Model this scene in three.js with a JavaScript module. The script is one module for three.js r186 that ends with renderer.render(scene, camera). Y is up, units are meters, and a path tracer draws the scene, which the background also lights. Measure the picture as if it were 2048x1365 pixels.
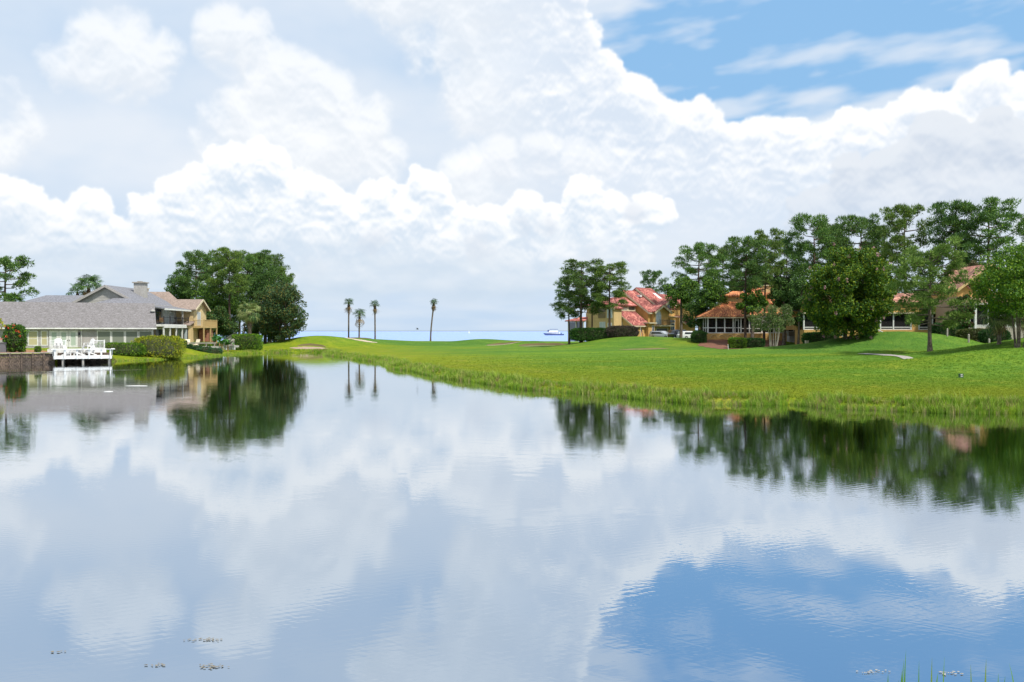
import * as THREE from 'three';
import { mergeGeometries, toCreasedNormals } from 'three/addons/utils/BufferGeometryUtils.js';

// ---------------------------------------------------------------- camera, exposure
const EYE = 3.8, FOCAL = 1774, EXPOSURE = 1.4;   // eye height over the pond, focal length in px of a 2048 px wide picture
const scene = new THREE.Scene();
const camera = new THREE.PerspectiveCamera(2 * Math.atan(682.5 / FOCAL) * 180 / Math.PI, 1024 / 682, 0.1, 40000);
camera.position.set(0, EYE, 0);
camera.rotation.x = -Math.atan(19.5 / FOCAL);
const renderer = new THREE.WebGLRenderer({ antialias: true });
renderer.toneMapping = THREE.LinearToneMapping;
renderer.toneMappingExposure = EXPOSURE;
renderer.shadowMap.enabled = true;

// ---------------------------------------------------------------- random numbers and noise
function rng(seed) {
  let a = (seed * 2654435761 + 12345) >>> 0;
  return () => { a = (a + 0x6D2B79F5) >>> 0; let t = a; t = Math.imul(t ^ (t >>> 15), t | 1); t ^= t + Math.imul(t ^ (t >>> 7), t | 61); return ((t ^ (t >>> 14)) >>> 0) / 4294967296; };
}
const clamp = (x, a = 0, b = 1) => x < a ? a : x > b ? b : x;
const lerp = (a, b, t) => a + (b - a) * t;
const smooth = (a, b, x) => { const t = clamp((x - a) / (b - a)); return t * t * (3 - 2 * t); };
const PERM = new Uint8Array(512), GR = new Float32Array(256 * 3);
{ const r = rng(77), p = [...Array(256).keys()];
  for (let i = 255; i > 0; i--) { const j = Math.floor(r() * (i + 1)); [p[i], p[j]] = [p[j], p[i]]; }
  for (let i = 0; i < 512; i++) PERM[i] = p[i & 255];
  for (let i = 0; i < 256; i++) { const z = r() * 2 - 1, a = r() * 6.2832, s = Math.sqrt(1 - z * z); GR[i * 3] = s * Math.cos(a); GR[i * 3 + 1] = s * Math.sin(a); GR[i * 3 + 2] = z; } }
function noise3(x, y, z) {           // gradient noise, about -0.7 .. 0.7
  const xi = Math.floor(x), yi = Math.floor(y), zi = Math.floor(z), fx = x - xi, fy = y - yi, fz = z - zi;
  const X = xi & 255, Y = yi & 255, Z = zi & 255;
  const u = fx * fx * fx * (fx * (fx * 6 - 15) + 10), v = fy * fy * fy * (fy * (fy * 6 - 15) + 10), w = fz * fz * fz * (fz * (fz * 6 - 15) + 10);
  const g = (a, b, c, dx, dy, dz) => { const h = PERM[PERM[PERM[a & 255] + (b & 255)] + (c & 255)] * 3; return GR[h] * dx + GR[h + 1] * dy + GR[h + 2] * dz; };
  const a = g(X, Y, Z, fx, fy, fz), b = g(X + 1, Y, Z, fx - 1, fy, fz), c = g(X, Y + 1, Z, fx, fy - 1, fz), d = g(X + 1, Y + 1, Z, fx - 1, fy - 1, fz);
  const e = g(X, Y, Z + 1, fx, fy, fz - 1), f = g(X + 1, Y, Z + 1, fx - 1, fy, fz - 1), h = g(X, Y + 1, Z + 1, fx, fy - 1, fz - 1), k = g(X + 1, Y + 1, Z + 1, fx - 1, fy - 1, fz - 1);
  const m = a + (b - a) * u, n = c + (d - c) * u, o = e + (f - e) * u, q = h + (k - h) * u, s = m + (n - m) * v, t = o + (q - o) * v;
  return s + (t - s) * w;
}
const fbm = (x, y, z, oct) => { let s = 0, a = 1; for (let i = 0; i < oct; i++) { s += a * noise3(x, y, z); x = x * 2.03 + 5.1; y = y * 2.03 + 1.7; z = z * 2.03 + 8.3; a *= 0.5; } return s; };
const billow = (x, y, z, oct) => { let s = 0, a = 1; for (let i = 0; i < oct; i++) { s += a * (0.5 - 1.7 * Math.abs(noise3(x, y, z))); x = x * 2.1 + 5.1; y = y * 2.1 + 1.7; z = z * 2.1 + 8.3; a *= 0.58; } return s; };

// ---------------------------------------------------------------- sky: air and clouds, by direction
const lin = (r, g, b) => [r, g, b].map((c) => { c /= 255; return c <= 0.04045 ? c / 12.92 : Math.pow((c + 0.055) / 1.055, 2.4); });
const DEG = Math.PI / 180;
function makeSky() {
  const W = 4096, H = 2048, N = H / 2, step = 360 / W;             // upper half only; row 0 = horizon
  const data = new Float32Array(W * H * 4), col = new Float32Array(W * N * 3);
  const R = rng(5);
  // a direction: azimuth from straight ahead (degrees, to the right) and elevation
  const dirOf = (u, v) => [Math.atan((u - 1024) / FOCAL) / DEG, Math.atan((663 - v) / Math.hypot(FOCAL, u - 1024)) / DEG];
  const rowEl = (j) => (j + 0.5) * step, colAz = (i) => { let a = ((i + 0.5) / W - 0.25) * 360; if (a > 180) a -= 360; return a; };
  const deg = FOCAL * DEG;                                          // px per degree at the picture's centre
  // --- air and thin veil
  const zen = lin(92, 156, 224), mid = lin(134, 189, 236), hor = lin(184, 212, 242), veilC = lin(237, 243, 251), veilD = lin(219, 232, 247);
  const holes = [[1620, 60, 17, 8], [1900, 40, 14, 6], [1500, 190, 6, 3.2], [1300, -40, 9, 5], [1950, 60, 12, 5]].map(([u, v, a, b]) => [...dirOf(u, v), a, b]);
  for (let k = 0; k < 15; k++) { const az = 46 + R() * 268, el = 8 + R() * 50; holes.push([az > 180 ? az - 360 : az, el, 10 + R() * 14, 5 + R() * 6]); }
  for (let j = 0; j < N; j++) {
    const el = rowEl(j), se = Math.sin(el * DEG), ce = Math.cos(el * DEG);
    for (let i = 0; i < W; i++) {
      const az = colAz(i);
      if ((el > 26 || Math.abs(az) > 37) && i % 4) { const o = (j * W + i) * 3; col[o] = col[o - 3]; col[o + 1] = col[o - 2]; col[o + 2] = col[o - 1]; continue; }   // coarser away from the view
      const x = Math.sin(az * DEG) * ce, z = -Math.cos(az * DEG) * ce, y = se;
      const t = smooth(0, 9, el), t2 = smooth(8, 60, el), o = (j * W + i) * 3;
      let hole = 0;
      for (const h of holes) { let da = Math.abs(az - h[0]); if (da > 180) da = 360 - da; da *= ce; const q = (da / h[2]) ** 2 + ((el - h[1]) / h[3]) ** 2; if (q < 4) hole = Math.max(hole, Math.exp(-q * 1.1)); }
      const patch = fbm(x * 5 + 3, y * 9, z * 5, 5), streak = fbm(x * 7 + y * 9, y * 34 - x * 6, z * 7, 5);
      let veil = clamp(0.86 + 0.35 * patch - 1.05 * smooth(0.12, 0.75, hole + patch * 0.25) + 0.9 * smooth(-0.3, 0.6, streak * 0.9 + patch * 0.6) * smooth(0.1, 0.5, hole), 0.1, 0.97);
      veil *= lerp(0.55, 1, smooth(0.4, 3.5, el + patch * 2));
      const mixd = clamp(0.55 + 0.9 * fbm(x * 4 + 9, y * 8 + 2, z * 4, 4));
      for (let c = 0; c < 3; c++) {
        const air = lerp(lerp(hor[c], mid[c], t), zen[c], t2);
        col[o + c] = lerp(air, lerp(veilD[c], veilC[c], mixd), veil);
      }
    }
  }
  // --- heaped clouds: each layer is a union of round heaps, frayed by noise and lit from above
  function layer(puffs, opt) {
    puffs = bud(puffs, 0.36, opt.buds ?? 0).concat(opt.more ? bud(opt.more, 0.36, 0) : []);
    const { amp, freq, edge, lit, shade, baseEl = -1, baseSoft = 3, gain = 1, top = 1, opacity = 1, seed = 0, rim = 0 } = opt;
    const F = new Float32Array(W * N).fill(-9);
    const jmax = Math.min(N - 1, Math.ceil(puffs.reduce((m, p) => Math.max(m, p[1] + p[2]), 0) / step + 20));
    for (const [pa, pe, pr] of puffs) {
      const ce = Math.max(0.2, Math.cos(pe * DEG)), reach = pr * 1.25 + amp * 0.5;
      const j0 = Math.max(0, Math.floor((pe - reach) / step)), j1 = Math.min(N - 1, Math.ceil((pe + reach) / step));
      const i0 = Math.floor(((pa - reach / ce) / 360 + 0.25) * W), i1 = Math.ceil(((pa + reach / ce) / 360 + 0.25) * W);
      for (let j = j0; j <= j1; j++) for (let ii = i0; ii <= i1; ii++) {
        const i = ((ii % W) + W) % W, da = ((ii + 0.5) / W - 0.25) * 360 - pa, de = rowEl(j) - pe;
        const q = Math.sqrt(da * da * ce * ce + de * de) / pr, f = pr * (1 - q * q * (0.35 + 0.65 * q)) * 0.5, k = j * W + i;     // a dome
        const g = F[k], s = 0.18 * pr;
        if (f < g - 2.5 * s) continue;
        if (f > g + 2.5 * s) { F[k] = f; continue; }
        F[k] = f > g ? f + s * Math.exp(-Math.abs(f - g) / s * 1.6) * 0.25 : g + s * Math.exp(-Math.abs(f - g) / s * 1.6) * 0.25 * (g > -8 ? 1 : 0);
      }
    }
    let bump = 0;
    for (let j = 0; j <= jmax; j++) {
      const el = rowEl(j), ce = Math.cos(el * DEG), y = Math.sin(el * DEG);
      for (let i = 0; i < W; i++) {
        const k = j * W + i; if (F[k] < -amp * 1.6) { F[k] = -9; continue; }
        const az = colAz(i);
        if ((el > 26 || Math.abs(az) > 37) && i % 4 && F[k - 1] > -8) { F[k] += bump; continue; }
        const x = Math.sin(az * DEG) * ce, z = -Math.cos(az * DEG) * ce;
        const wx = 0.012 * noise3(x * 22, y * 22, z * 22 + seed), wy = 0.012 * noise3(x * 22 + 7, y * 22 + 3, z * 22 + seed);
        bump = amp * (billow((x + wx) * freq + seed, (y + wy) * freq, z * freq, 6) - 0.12) * 0.8; F[k] += bump;
      }
    }
    const d1 = Math.round(0.3 / step), d2 = Math.round(1.3 / step);
    for (let j = 0; j <= jmax; j++) {
      const el = rowEl(j);
      for (let i = 0; i < W; i++) {
        const k = j * W + i, f = F[k]; if (f <= 0) continue;
        let a = smooth(0, edge, f) * opacity;
        if (opt.fade && Math.abs(colAz(i)) < 20) a *= smooth(opt.fade[0], opt.fade[1], colAz(i));
        if (baseEl > -1) a *= smooth(baseEl - baseSoft, baseEl + baseSoft, el);
        if (a <= 0.002) continue;
        const up1 = F[Math.min(N - 1, j + d1) * W + i], up2 = F[Math.min(N - 1, j + d2) * W + i], sd = F[k - (i >= d1 ? d1 : 0)];
        const g1 = (f - Math.max(up1, -0.4)) / 0.3, g2 = (f - Math.max(up2, -1.2)) / 1.3, g3 = (f - Math.max(sd, -0.4)) / 0.3;
        const l = clamp((opt.body ?? 0.46) + gain * (0.27 * g1 + 0.32 * g2 - 0.05 * g3) + (rim ? rim * (1 - smooth(0, 1.1, f)) : 0) - 0.05 * (top - 1));
        for (let c = 0; c < 3; c++) col[k * 3 + c] = lerp(col[k * 3 + c], lerp(shade[c], lit[c], l * l * (3 - 2 * l)), a);
      }
    }
  }
  // every heap buds smaller heaps on its upper side, and those bud again
  const bud = (list, share, again) => list.flatMap((p) => { const out = [p], n = 5 + Math.floor(R() * 4); for (let k = 0; k < n; k++) { const t = (R() * 1.5 - 0.25) * Math.PI, q = p[2] * (0.62 + 0.25 * R()); out.push([p[0] + q * Math.cos(t) / Math.cos(p[1] * DEG), p[1] + q * Math.sin(t), p[2] * share * (0.45 + 1.0 * R())]); } return again ? [p, ...bud(out.slice(1), share, again - 1)] : out; });
  const P = (list, k = 0.88) => list.map(([u, v, r]) => [...dirOf(u, v), r * k / deg]);
  // heaps elsewhere round the horizon, of the same kinds
  const heap = (az, el, w, h, out) => { for (let k = 0; k < 14; k++) { const q = R() * 2 - 1, r = w * (0.16 + 0.16 * R()); out.push([az + q * w, el + (1 - q * q) * h * (0.35 + 0.65 * R()), r]); } };
  const far = [], mids = [], soft = [], dark = [];
  for (let a = 36; a < 324; a += 9) { const az = a + R() * 5; heap(az > 180 ? az - 360 : az, 4 + R() * 2, 5 + R() * 3, 2.5 + R() * 5, far); }
  for (let a = 42; a < 318; a += 24) { const az = a + R() * 10; heap(az > 180 ? az - 360 : az, 11 + R() * 3, 12 + R() * 5, 3 + R() * 5, mids); }
  for (let k = 0; k < 26; k++) { const az = R() * 360 - 180, el = 31 + R() * 40; for (let m = 0; m < 6; m++) soft.push([az + (R() - 0.5) * 22, el + (R() - 0.5) * 8, 3 + R() * 4]); }
  for (let a = 50; a < 320; a += 55) { const az = a + R() * 20; heap(az > 180 ? az - 360 : az, 7 + R() * 3, 7, 4, dark); }
  const white = [1.0, 1.0, 1.0].map((c, k) => c * [1.06, 1.065, 1.07][k]), pale = lin(229, 236, 246), grey = lin(203, 214, 230);
  layer(P([[240, 110, 85], [180, 118, 55], [312, 112, 48], [120, 130, 40], [470, 100, 68], [505, 70, 34], [560, 170, 85], [640, 220, 95], [720, 250, 70], [480, 235, 72], [545, 250, 80], [430, 225, 30], [10, 205, 40], [28, 255, 48], [0, 275, 55], [900, 20, 90], [800, -40, 100], [1000, 40, 130], [250, 170, 40], [1060, 130, 140], [960, 170, 110], [1090, 250, 130], [1000, -40, 150], [870, 110, 90], [520, 300, 85], [620, 310, 95], [690, 330, 80], [440, 300, 50], [760, 330, 60], [1040, 350, 80], [1140, 340, 80], [1240, 370, 80], [940, 370, 70]]),
    { more: soft, amp: 1.9, freq: 12, edge: 1.5, buds: 0, lit: white, shade: lin(238, 243, 249), opacity: 0.72, seed: 3.1, gain: 0.9 });
  layer(P([[1030, -70, 125], [1075, 90, 112], [1170, 185, 84], [1255, 250, 98], [1365, 300, 100], [1460, 352, 98], [1560, 345, 104], [1650, 352, 100], [1745, 335, 116], [1845, 322, 110], [1930, 290, 104], [2008, 272, 108], [2120, 280, 130], [1080, 240, 150], [1180, 330, 140], [960, 330, 110], [1330, 380, 150], [1500, 440, 140], [1680, 440, 150], [1850, 430, 150], [2020, 400, 160], [1165, 70, 34], [1215, 128, 24], [2250, 330, 160]]),
    { more: mids, fade: [-5, 5], amp: 1.3, freq: 18, edge: 0.46, buds: 1, body: 0.2, lit: white, shade: lin(220, 232, 247), baseEl: 7.5, baseSoft: 4.5, seed: 9.7, rim: 0.45, gain: 1 });
  layer(P([[940, 330, 40], [1000, 318, 46], [1080, 310, 44], [1160, 318, 42], [1215, 322, 30]]), { amp: 1.6, freq: 12, edge: 1.2, lit: white, shade: pale, opacity: 0.6, seed: 4.4 });
  layer(P([[18, 405, 48], [75, 440, 44], [110, 470, 50], [183, 418, 40], [160, 460, 46], [235, 470, 40], [300, 430, 46], [350, 398, 44], [405, 372, 44], [470, 345, 56], [540, 345, 58], [600, 390, 60], [665, 420, 50], [700, 440, 50], [756, 398, 42], [800, 420, 40], [858, 384, 46], [880, 410, 34], [820, 450, 66], [930, 440, 34], [975, 452, 44], [1052, 424, 46], [1010, 470, 50], [1100, 460, 44], [1168, 394, 46], [1215, 430, 44], [1292, 428, 44], [1322, 430, 28], [1250, 470, 60], [1160, 470, 60], [60, 520, 70], [180, 520, 80], [300, 510, 80], [420, 460, 90], [540, 450, 100], [650, 490, 80], [760, 490, 80], [880, 500, 70], [1000, 530, 70], [1120, 530, 70], [1240, 530, 70], [480, 540, 60], [600, 550, 60], [720, 545, 60], [-60, 430, 70], [-90, 500, 80]]),
    { more: far, amp: 0.82, freq: 32, edge: 0.36, buds: 1, body: 0.36, lit: white, shade: lin(217, 231, 246), baseEl: 3.6, baseSoft: 3.0, seed: 1.3, rim: 0.3, gain: 1.25 });
  layer(P([[1882, 292, 56], [1838, 318, 46], [1985, 298, 56], [1935, 325, 60], [2040, 330, 66], [1770, 350, 50], [1705, 380, 44], [1692, 336, 26], [1900, 400, 110], [1800, 420, 90], [2010, 430, 120], [1640, 440, 60], [2130, 360, 90]]),
    { more: dark, amp: 0.85, freq: 22, edge: 0.24, buds: 1, lit: lin(233, 239, 247), shade: lin(196, 210, 229), baseEl: 6.4, baseSoft: 4.2, seed: 6.6, gain: 0.9, opacity: 0.94 });
  layer(P([[760, 470, 28], [740, 490, 24], [1090, 450, 26], [1270, 425, 26], [960, 500, 34], [1190, 520, 34], [620, 540, 30], [1040, 455, 20]]), { amp: 0.9, freq: 20, edge: 0.9, lit: pale, shade: grey, seed: 2.2, gain: 0.5, opacity: 0.7 });
  // --- low flat bank of cloud over the sea, then clear hazy air along the horizon
  const bankC = lin(226, 236, 246), bankD = lin(205, 222, 239), haze = lin(199, 220, 243);
  for (let j = 0; j < N; j++) {
    const el = rowEl(j); if (el > 9) break;
    const ce = Math.cos(el * DEG), y = Math.sin(el * DEG);
    for (let i = 0; i < W; i++) {
      const az = colAz(i), x = Math.sin(az * DEG) * ce, z = -Math.cos(az * DEG) * ce, o = (j * W + i) * 3;
      const n = fbm(x * 9, y * 60, z * 9 + 4, 5), m = fbm(x * 16 + 2, y * 40, z * 16, 5);
      const b = smooth(7.6, 2.6, el + n * 2.2) * smooth(1.2, 2.6, el + n * 0.9) * 0.86, q = smooth(2.9, 0.9, el + n * 0.9) * 0.86;
      const w = clamp(0.5 + 1.1 * m + 0.12 * (el - 3));
      for (let c = 0; c < 3; c++) { col[o + c] = lerp(col[o + c], lerp(bankD[c], bankC[c], w), b); col[o + c] = lerp(col[o + c], lerp(haze[c], bankC[c], clamp(0.25 + 0.9 * n)), q); }
    }
  }
  let below = [0, 0, 0];
  for (let j = 0; j < N; j++) for (let i = 0; i < W; i++) {
    const o = ((j + N) * W + i) * 4, k = (j * W + i) * 3;
    for (let c = 0; c < 3; c++) data[o + c] = col[k + c] / EXPOSURE;
    data[o + 3] = 1;
  }
  for (let k = 0; k < W * N; k++) { data[k * 4] = 0.16; data[k * 4 + 1] = 0.2; data[k * 4 + 2] = 0.2; data[k * 4 + 3] = 1; }
  const t = new THREE.DataTexture(data, W, H, THREE.RGBAFormat, THREE.FloatType);
  t.mapping = THREE.EquirectangularReflectionMapping; t.magFilter = THREE.LinearFilter; t.needsUpdate = true;
  return t;
}
scene.background = makeSky();
scene.environment = scene.background;

const sun = new THREE.DirectionalLight(new THREE.Color(1.0, 0.95, 0.86), 4.0);
sun.name = 'sun';
sun.position.set(78, 165, -36);
sun.target.position.set(0, 0, -110);
sun.castShadow = true; sun.shadow.radius = 7; sun.shadow.mapSize.set(4096, 4096);
Object.assign(sun.shadow.camera, { left: -140, right: 140, top: 140, bottom: -140, near: 1, far: 500 });
scene.add(sun, sun.target);

// ---------------------------------------------------------------- helpers
const V = (x, y, z) => new THREE.Vector3(x, y, z);
const across = (u, d) => (u - 1024) / FOCAL * d;        // metres to the side of a thing d metres ahead
const level = (v, d) => EYE - (v - 663) / FOCAL * d;    // height over the pond
function mat(r, g, b, roughness = 0.85, extra = {}) { const m = new THREE.MeshStandardMaterial({ roughness, ...extra }); m.color.setRGB(r, g, b); return m; }
function phys(r, g, b, roughness, extra) { const m = new THREE.MeshPhysicalMaterial({ roughness, ...extra }); m.color.setRGB(r, g, b); return m; }
const taken = new Map();
function numbered(name) { const n = taken.get(name) ?? 0; taken.set(name, n + 1); return n ? name + '_' + String(n).padStart(3, '0') : name; }
function shadows(o) { o.castShadow = o.receiveShadow = true; return o; }
function part(name, geometry, material, parent) { const o = shadows(new THREE.Mesh(geometry, material)); o.name = name; parent.add(o); return o; }
function tag(o, label, category, group) { o.userData.label = label; o.userData.category = category; if (group) o.userData.group = group; return o; }
function thing(name, label, category, [x, y, z] = [0, 0, 0], turn = 0, group) { const o = new THREE.Group(); o.name = numbered(name); o.position.set(x, y, z); o.rotation.y = turn; scene.add(o); return tag(o, label, category, group); }
function single(name, geometry, material, label, category, at = [0, 0, 0], turn = 0, group) { const o = part(numbered(name), geometry, material, scene); o.position.set(...at); o.rotation.y = turn; return tag(o, label, category, group); }
function structure(name, geometry, material, parent = scene) { const o = part(parent === scene ? numbered(name) : name, geometry, material, parent); if (parent === scene) o.userData.kind = 'structure'; return o; }
function again(o, at, turn, label, size = 1) { const c = o.clone(); c.name = numbered(o.name.replace(/_\d{3}$/, '')); c.position.set(...at); c.rotation.y = turn; if (typeof size === 'number') c.scale.setScalar(size); else c.scale.set(...size); if (label) c.userData.label = label; scene.add(c); return c; }

class Shape {                                            // collects triangles, with uv in metres and colours
  constructor() { this.p = []; this.n = []; this.t = []; this.c = []; this.tint = [1, 1, 1]; }
  tri(a, b, c, n, uv) {
    if (!n) n = b.clone().sub(a).cross(c.clone().sub(a)).normalize();
    for (const [k, v] of [[0, a], [1, b], [2, c]]) { this.p.push(v.x, v.y, v.z); const m = Array.isArray(n) ? n[k] : n; this.n.push(m.x, m.y, m.z); const q = uv ? uv[k] : [v.x + v.z, v.y]; this.t.push(q[0], q[1]); this.c.push(...this.tint); }
    return this;
  }
  quad(a, b, c, d, uv) { this.tri(a, b, c, null, uv && [uv[0], uv[1], uv[2]]); this.tri(a, c, d, null, uv && [uv[0], uv[2], uv[3]]); return this; }
  poly(pts) {                                             // a flat convex polygon, uv: along the horizontal, up the slope
    const n = pts[1].clone().sub(pts[0]).cross(pts[2].clone().sub(pts[0])).normalize();
    let h = V(0, 1, 0).cross(n); if (h.lengthSq() < 1e-6) h = V(1, 0, 0); h.normalize();
    const s = n.clone().cross(h), uv = (q) => [q.dot(h), q.dot(s)];
    for (let k = 1; k + 1 < pts.length; k++) this.tri(pts[0], pts[k], pts[k + 1], n, [uv(pts[0]), uv(pts[k]), uv(pts[k + 1])]);
    return this;
  }
  slab(pts, t) {                                          // a polygon (counter-clockwise from outside) with thickness t behind it
    const n = pts[1].clone().sub(pts[0]).cross(pts[2].clone().sub(pts[0])).normalize(), low = pts.map((q) => q.clone().addScaledVector(n, -t));
    this.poly(pts); this.poly([...low].reverse());
    pts.forEach((q, k) => { const k2 = (k + 1) % pts.length; this.poly([q, low[k], low[k2], pts[k2]]); });
    return this;
  }
  box(x0, x1, y0, y1, z0, z1) {
    const a = V(x0, y0, z1), b = V(x1, y0, z1), c = V(x1, y1, z1), d = V(x0, y1, z1), e = V(x0, y0, z0), f = V(x1, y0, z0), g = V(x1, y1, z0), h = V(x0, y1, z0);
    return this.poly([a, b, c, d]).poly([f, e, h, g]).poly([e, a, d, h]).poly([b, f, g, c]).poly([d, c, g, h]).poly([e, f, b, a]);
  }
  beam(a, b, w, h = w, up = V(0, 1, 0)) {                 // a bar of w by h from a to b
    const d = b.clone().sub(a).normalize(); let s = d.clone().cross(up); if (s.lengthSq() < 1e-4) s = d.clone().cross(V(0, 0, 1)); s.normalize(); const t = s.clone().cross(d);
    const q = (o, i, j) => o.clone().addScaledVector(s, i * w / 2).addScaledVector(t, j * h / 2);
    const A = [q(a, -1, -1), q(a, 1, -1), q(a, 1, 1), q(a, -1, 1)], B = [q(b, -1, -1), q(b, 1, -1), q(b, 1, 1), q(b, -1, 1)];
    for (let k = 0; k < 4; k++) { const m = (k + 1) % 4; this.poly([A[k], A[m], B[m], B[k]].reverse()); }
    return this.poly(A).poly([...B].reverse());
  }
  tube(pts, radii, sides = 7) {                           // a tapering round limb along points
    const rings = []; let dist = 0;
    pts.forEach((q, k) => {
      const d = (pts[Math.min(k + 1, pts.length - 1)].clone().sub(pts[Math.max(k - 1, 0)])).normalize();
      let s = d.clone().cross(Math.abs(d.y) > 0.9 ? V(1, 0, 0) : V(0, 1, 0)).normalize(); const t = s.clone().cross(d);
      if (k) dist += q.distanceTo(pts[k - 1]);
      rings.push({ dist, v: Array.from({ length: sides + 1 }, (_, m) => { const a = m / sides * 6.28319, n = s.clone().multiplyScalar(Math.cos(a)).addScaledVector(t, Math.sin(a)); return [q.clone().addScaledVector(n, radii[k]), n, a * radii[0]]; }) });
    });
    for (let k = 0; k + 1 < rings.length; k++) for (let m = 0; m < sides; m++) {
      const [A, B, C, D] = [rings[k].v[m], rings[k].v[m + 1], rings[k + 1].v[m + 1], rings[k + 1].v[m]], y0 = rings[k].dist, y1 = rings[k + 1].dist;
      this.tri(A[0], C[0], B[0], [A[1], C[1], B[1]], [[A[2], y0], [C[2], y1], [B[2], y0]]);
      this.tri(A[0], D[0], C[0], [A[1], D[1], C[1]], [[A[2], y0], [D[2], y1], [C[2], y1]]);
    }
    return this;
  }
  build() {
    const g = new THREE.BufferGeometry();
    g.setAttribute('position', new THREE.Float32BufferAttribute(this.p, 3)); g.setAttribute('normal', new THREE.Float32BufferAttribute(this.n, 3));
    g.setAttribute('uv', new THREE.Float32BufferAttribute(this.t, 2)); if (this.colored) g.setAttribute('color', new THREE.Float32BufferAttribute(this.c, 3));
    return g;
  }
}
const boxShape = (...a) => new Shape().box(...a).build();
function texture(w, h, fill, { srgb = true, repeat = [1, 1] } = {}) {   // fill(x, y) -> [r, g, b] 0..255
  const d = new Uint8Array(w * h * 4);
  for (let y = 0; y < h; y++) for (let x = 0; x < w; x++) { const c = fill(x, y), o = (y * w + x) * 4; d[o] = clamp(c[0], 0, 255); d[o + 1] = clamp(c[1], 0, 255); d[o + 2] = clamp(c[2], 0, 255); d[o + 3] = 255; }
  const t = new THREE.DataTexture(d, w, h, THREE.RGBAFormat); t.wrapS = t.wrapT = THREE.RepeatWrapping; t.magFilter = THREE.LinearFilter; t.minFilter = THREE.LinearMipmapLinearFilter; t.repeat.set(...repeat);
  if (srgb) t.colorSpace = THREE.SRGBColorSpace; t.needsUpdate = true; return t;
}
// noise that tiles over a square of side 1
function tiled(x, y, f, oct, seed = 0) { let s = 0, a = 1; for (let o = 0; o < oct; o++) { const n = (i, j) => { const h = PERM[PERM[(((i % f) + f) % f + seed) & 255] + ((((j % f) + f) % f) & 255)]; return h / 127.5 - 1; }; const X = x * f, Y = y * f, i = Math.floor(X), j = Math.floor(Y), u = X - i, v = Y - j, uu = u * u * (3 - 2 * u), vv = v * v * (3 - 2 * v); s += a * lerp(lerp(n(i, j), n(i + 1, j), uu), lerp(n(i, j + 1), n(i + 1, j + 1), uu), vv); f *= 2; a *= 0.55; seed += 17; } return s; }

// ---------------------------------------------------------------- ground
const POND = [[60, 4], [60, -43], [34, -42.2], [23.6, -40.9], [20.1, -41.1], [17.8, -42.6], [15.8, -43.5], [14.5, -46], [12, -45.6], [10, -46], [8.6, -48.0], [7.0, -49.9], [5.85, -52.7], [3.46, -54.8], [0.85, -58], [-1.2, -62.5], [-2.9, -66.7], [-5.2, -71], [-7.5, -77.5], [-9.2, -84], [-12.4, -89.9], [-14.0, -99], [-16.9, -110.5], [-21, -118], [-24, -128], [-28.7, -137.6], [-31.4, -147], [-32.3, -158.4], [-37.4, -157.4], [-42.4, -155.3], [-45.3, -150.4], [-45.2, -142], [-45.0, -136], [-45.8, -126], [-46.6, -119.5], [-48.7, -115.6], [-50.4, -113.4], [-50.0, -110.7], [-55.4, -108.2], [-55.6, -104.9], [-60, -102.4], [-72, -96], [-80, -80], [-86, -40], [-86, 4]];
function pondDistance(x, z) {                             // metres to the shore, negative over the water
  let best = 1e9, inside = false;
  for (let k = 0, j = POND.length - 1; k < POND.length; j = k++) {
    const [x1, z1] = POND[j], [x2, z2] = POND[k], dx = x2 - x1, dz = z2 - z1, t = clamp(((x - x1) * dx + (z - z1) * dz) / (dx * dx + dz * dz));
    best = Math.min(best, Math.hypot(x - x1 - t * dx, z - z1 - t * dz));
    if ((z1 > z) !== (z2 > z) && x < (x2 - x1) * (z - z1) / (z2 - z1) + x1) inside = !inside;
  }
  return inside ? -best : best;
}
// rolling ground: [x, distance ahead, height, radius across, radius along]
const MOUNDS = [
  [across(640, 176), 176, 1.75, 9, 7], [across(700, 182), 184, 0.85, 9, 7], [across(745, 190), 190, 0.5, 9, 7], [across(955, 185), 186, 0.55, 6, 5], [across(1064, 172), 172, 0.75, 4.2, 4],
  [across(1300, 140), 140, 1.2, 9, 9], [across(1240, 146), 146, 0.75, 7, 8], [across(1185, 150), 150, 0.4, 6, 7],
  [across(1720, 110), 110, 1.0, 7, 6.5], [across(1815, 108), 108, 1.4, 9, 7], [across(1900, 108), 108, 0.7, 7, 6],
  [across(2110, 88), 88, 2.1, 9, 7.5], [across(2160, 66), 68, 1.5, 11, 6], [across(1985, 66), 66, 0.35, 7, 5], [across(1660, 84), 84, 0.38, 8, 5], [across(1560, 112), 114, 0.45, 8, 5],
  [across(590, 172), 172, 0.5, 7, 6], [across(1455, 138), 139, 0.95, 9, 6], [across(1362, 159), 160, 1.15, 8, 9], [across(1560, 135), 137, 0.6, 8, 6], [across(850, 194), 194, 0.45, 16, 8], [across(1010, 184), 186, 0.5, 12, 7], [across(1150, 178), 180, 0.4, 10, 8],
];
const BANKWALL = { a: [-60.5, -101.0], b: [-52.2, -105.6] };
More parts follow.
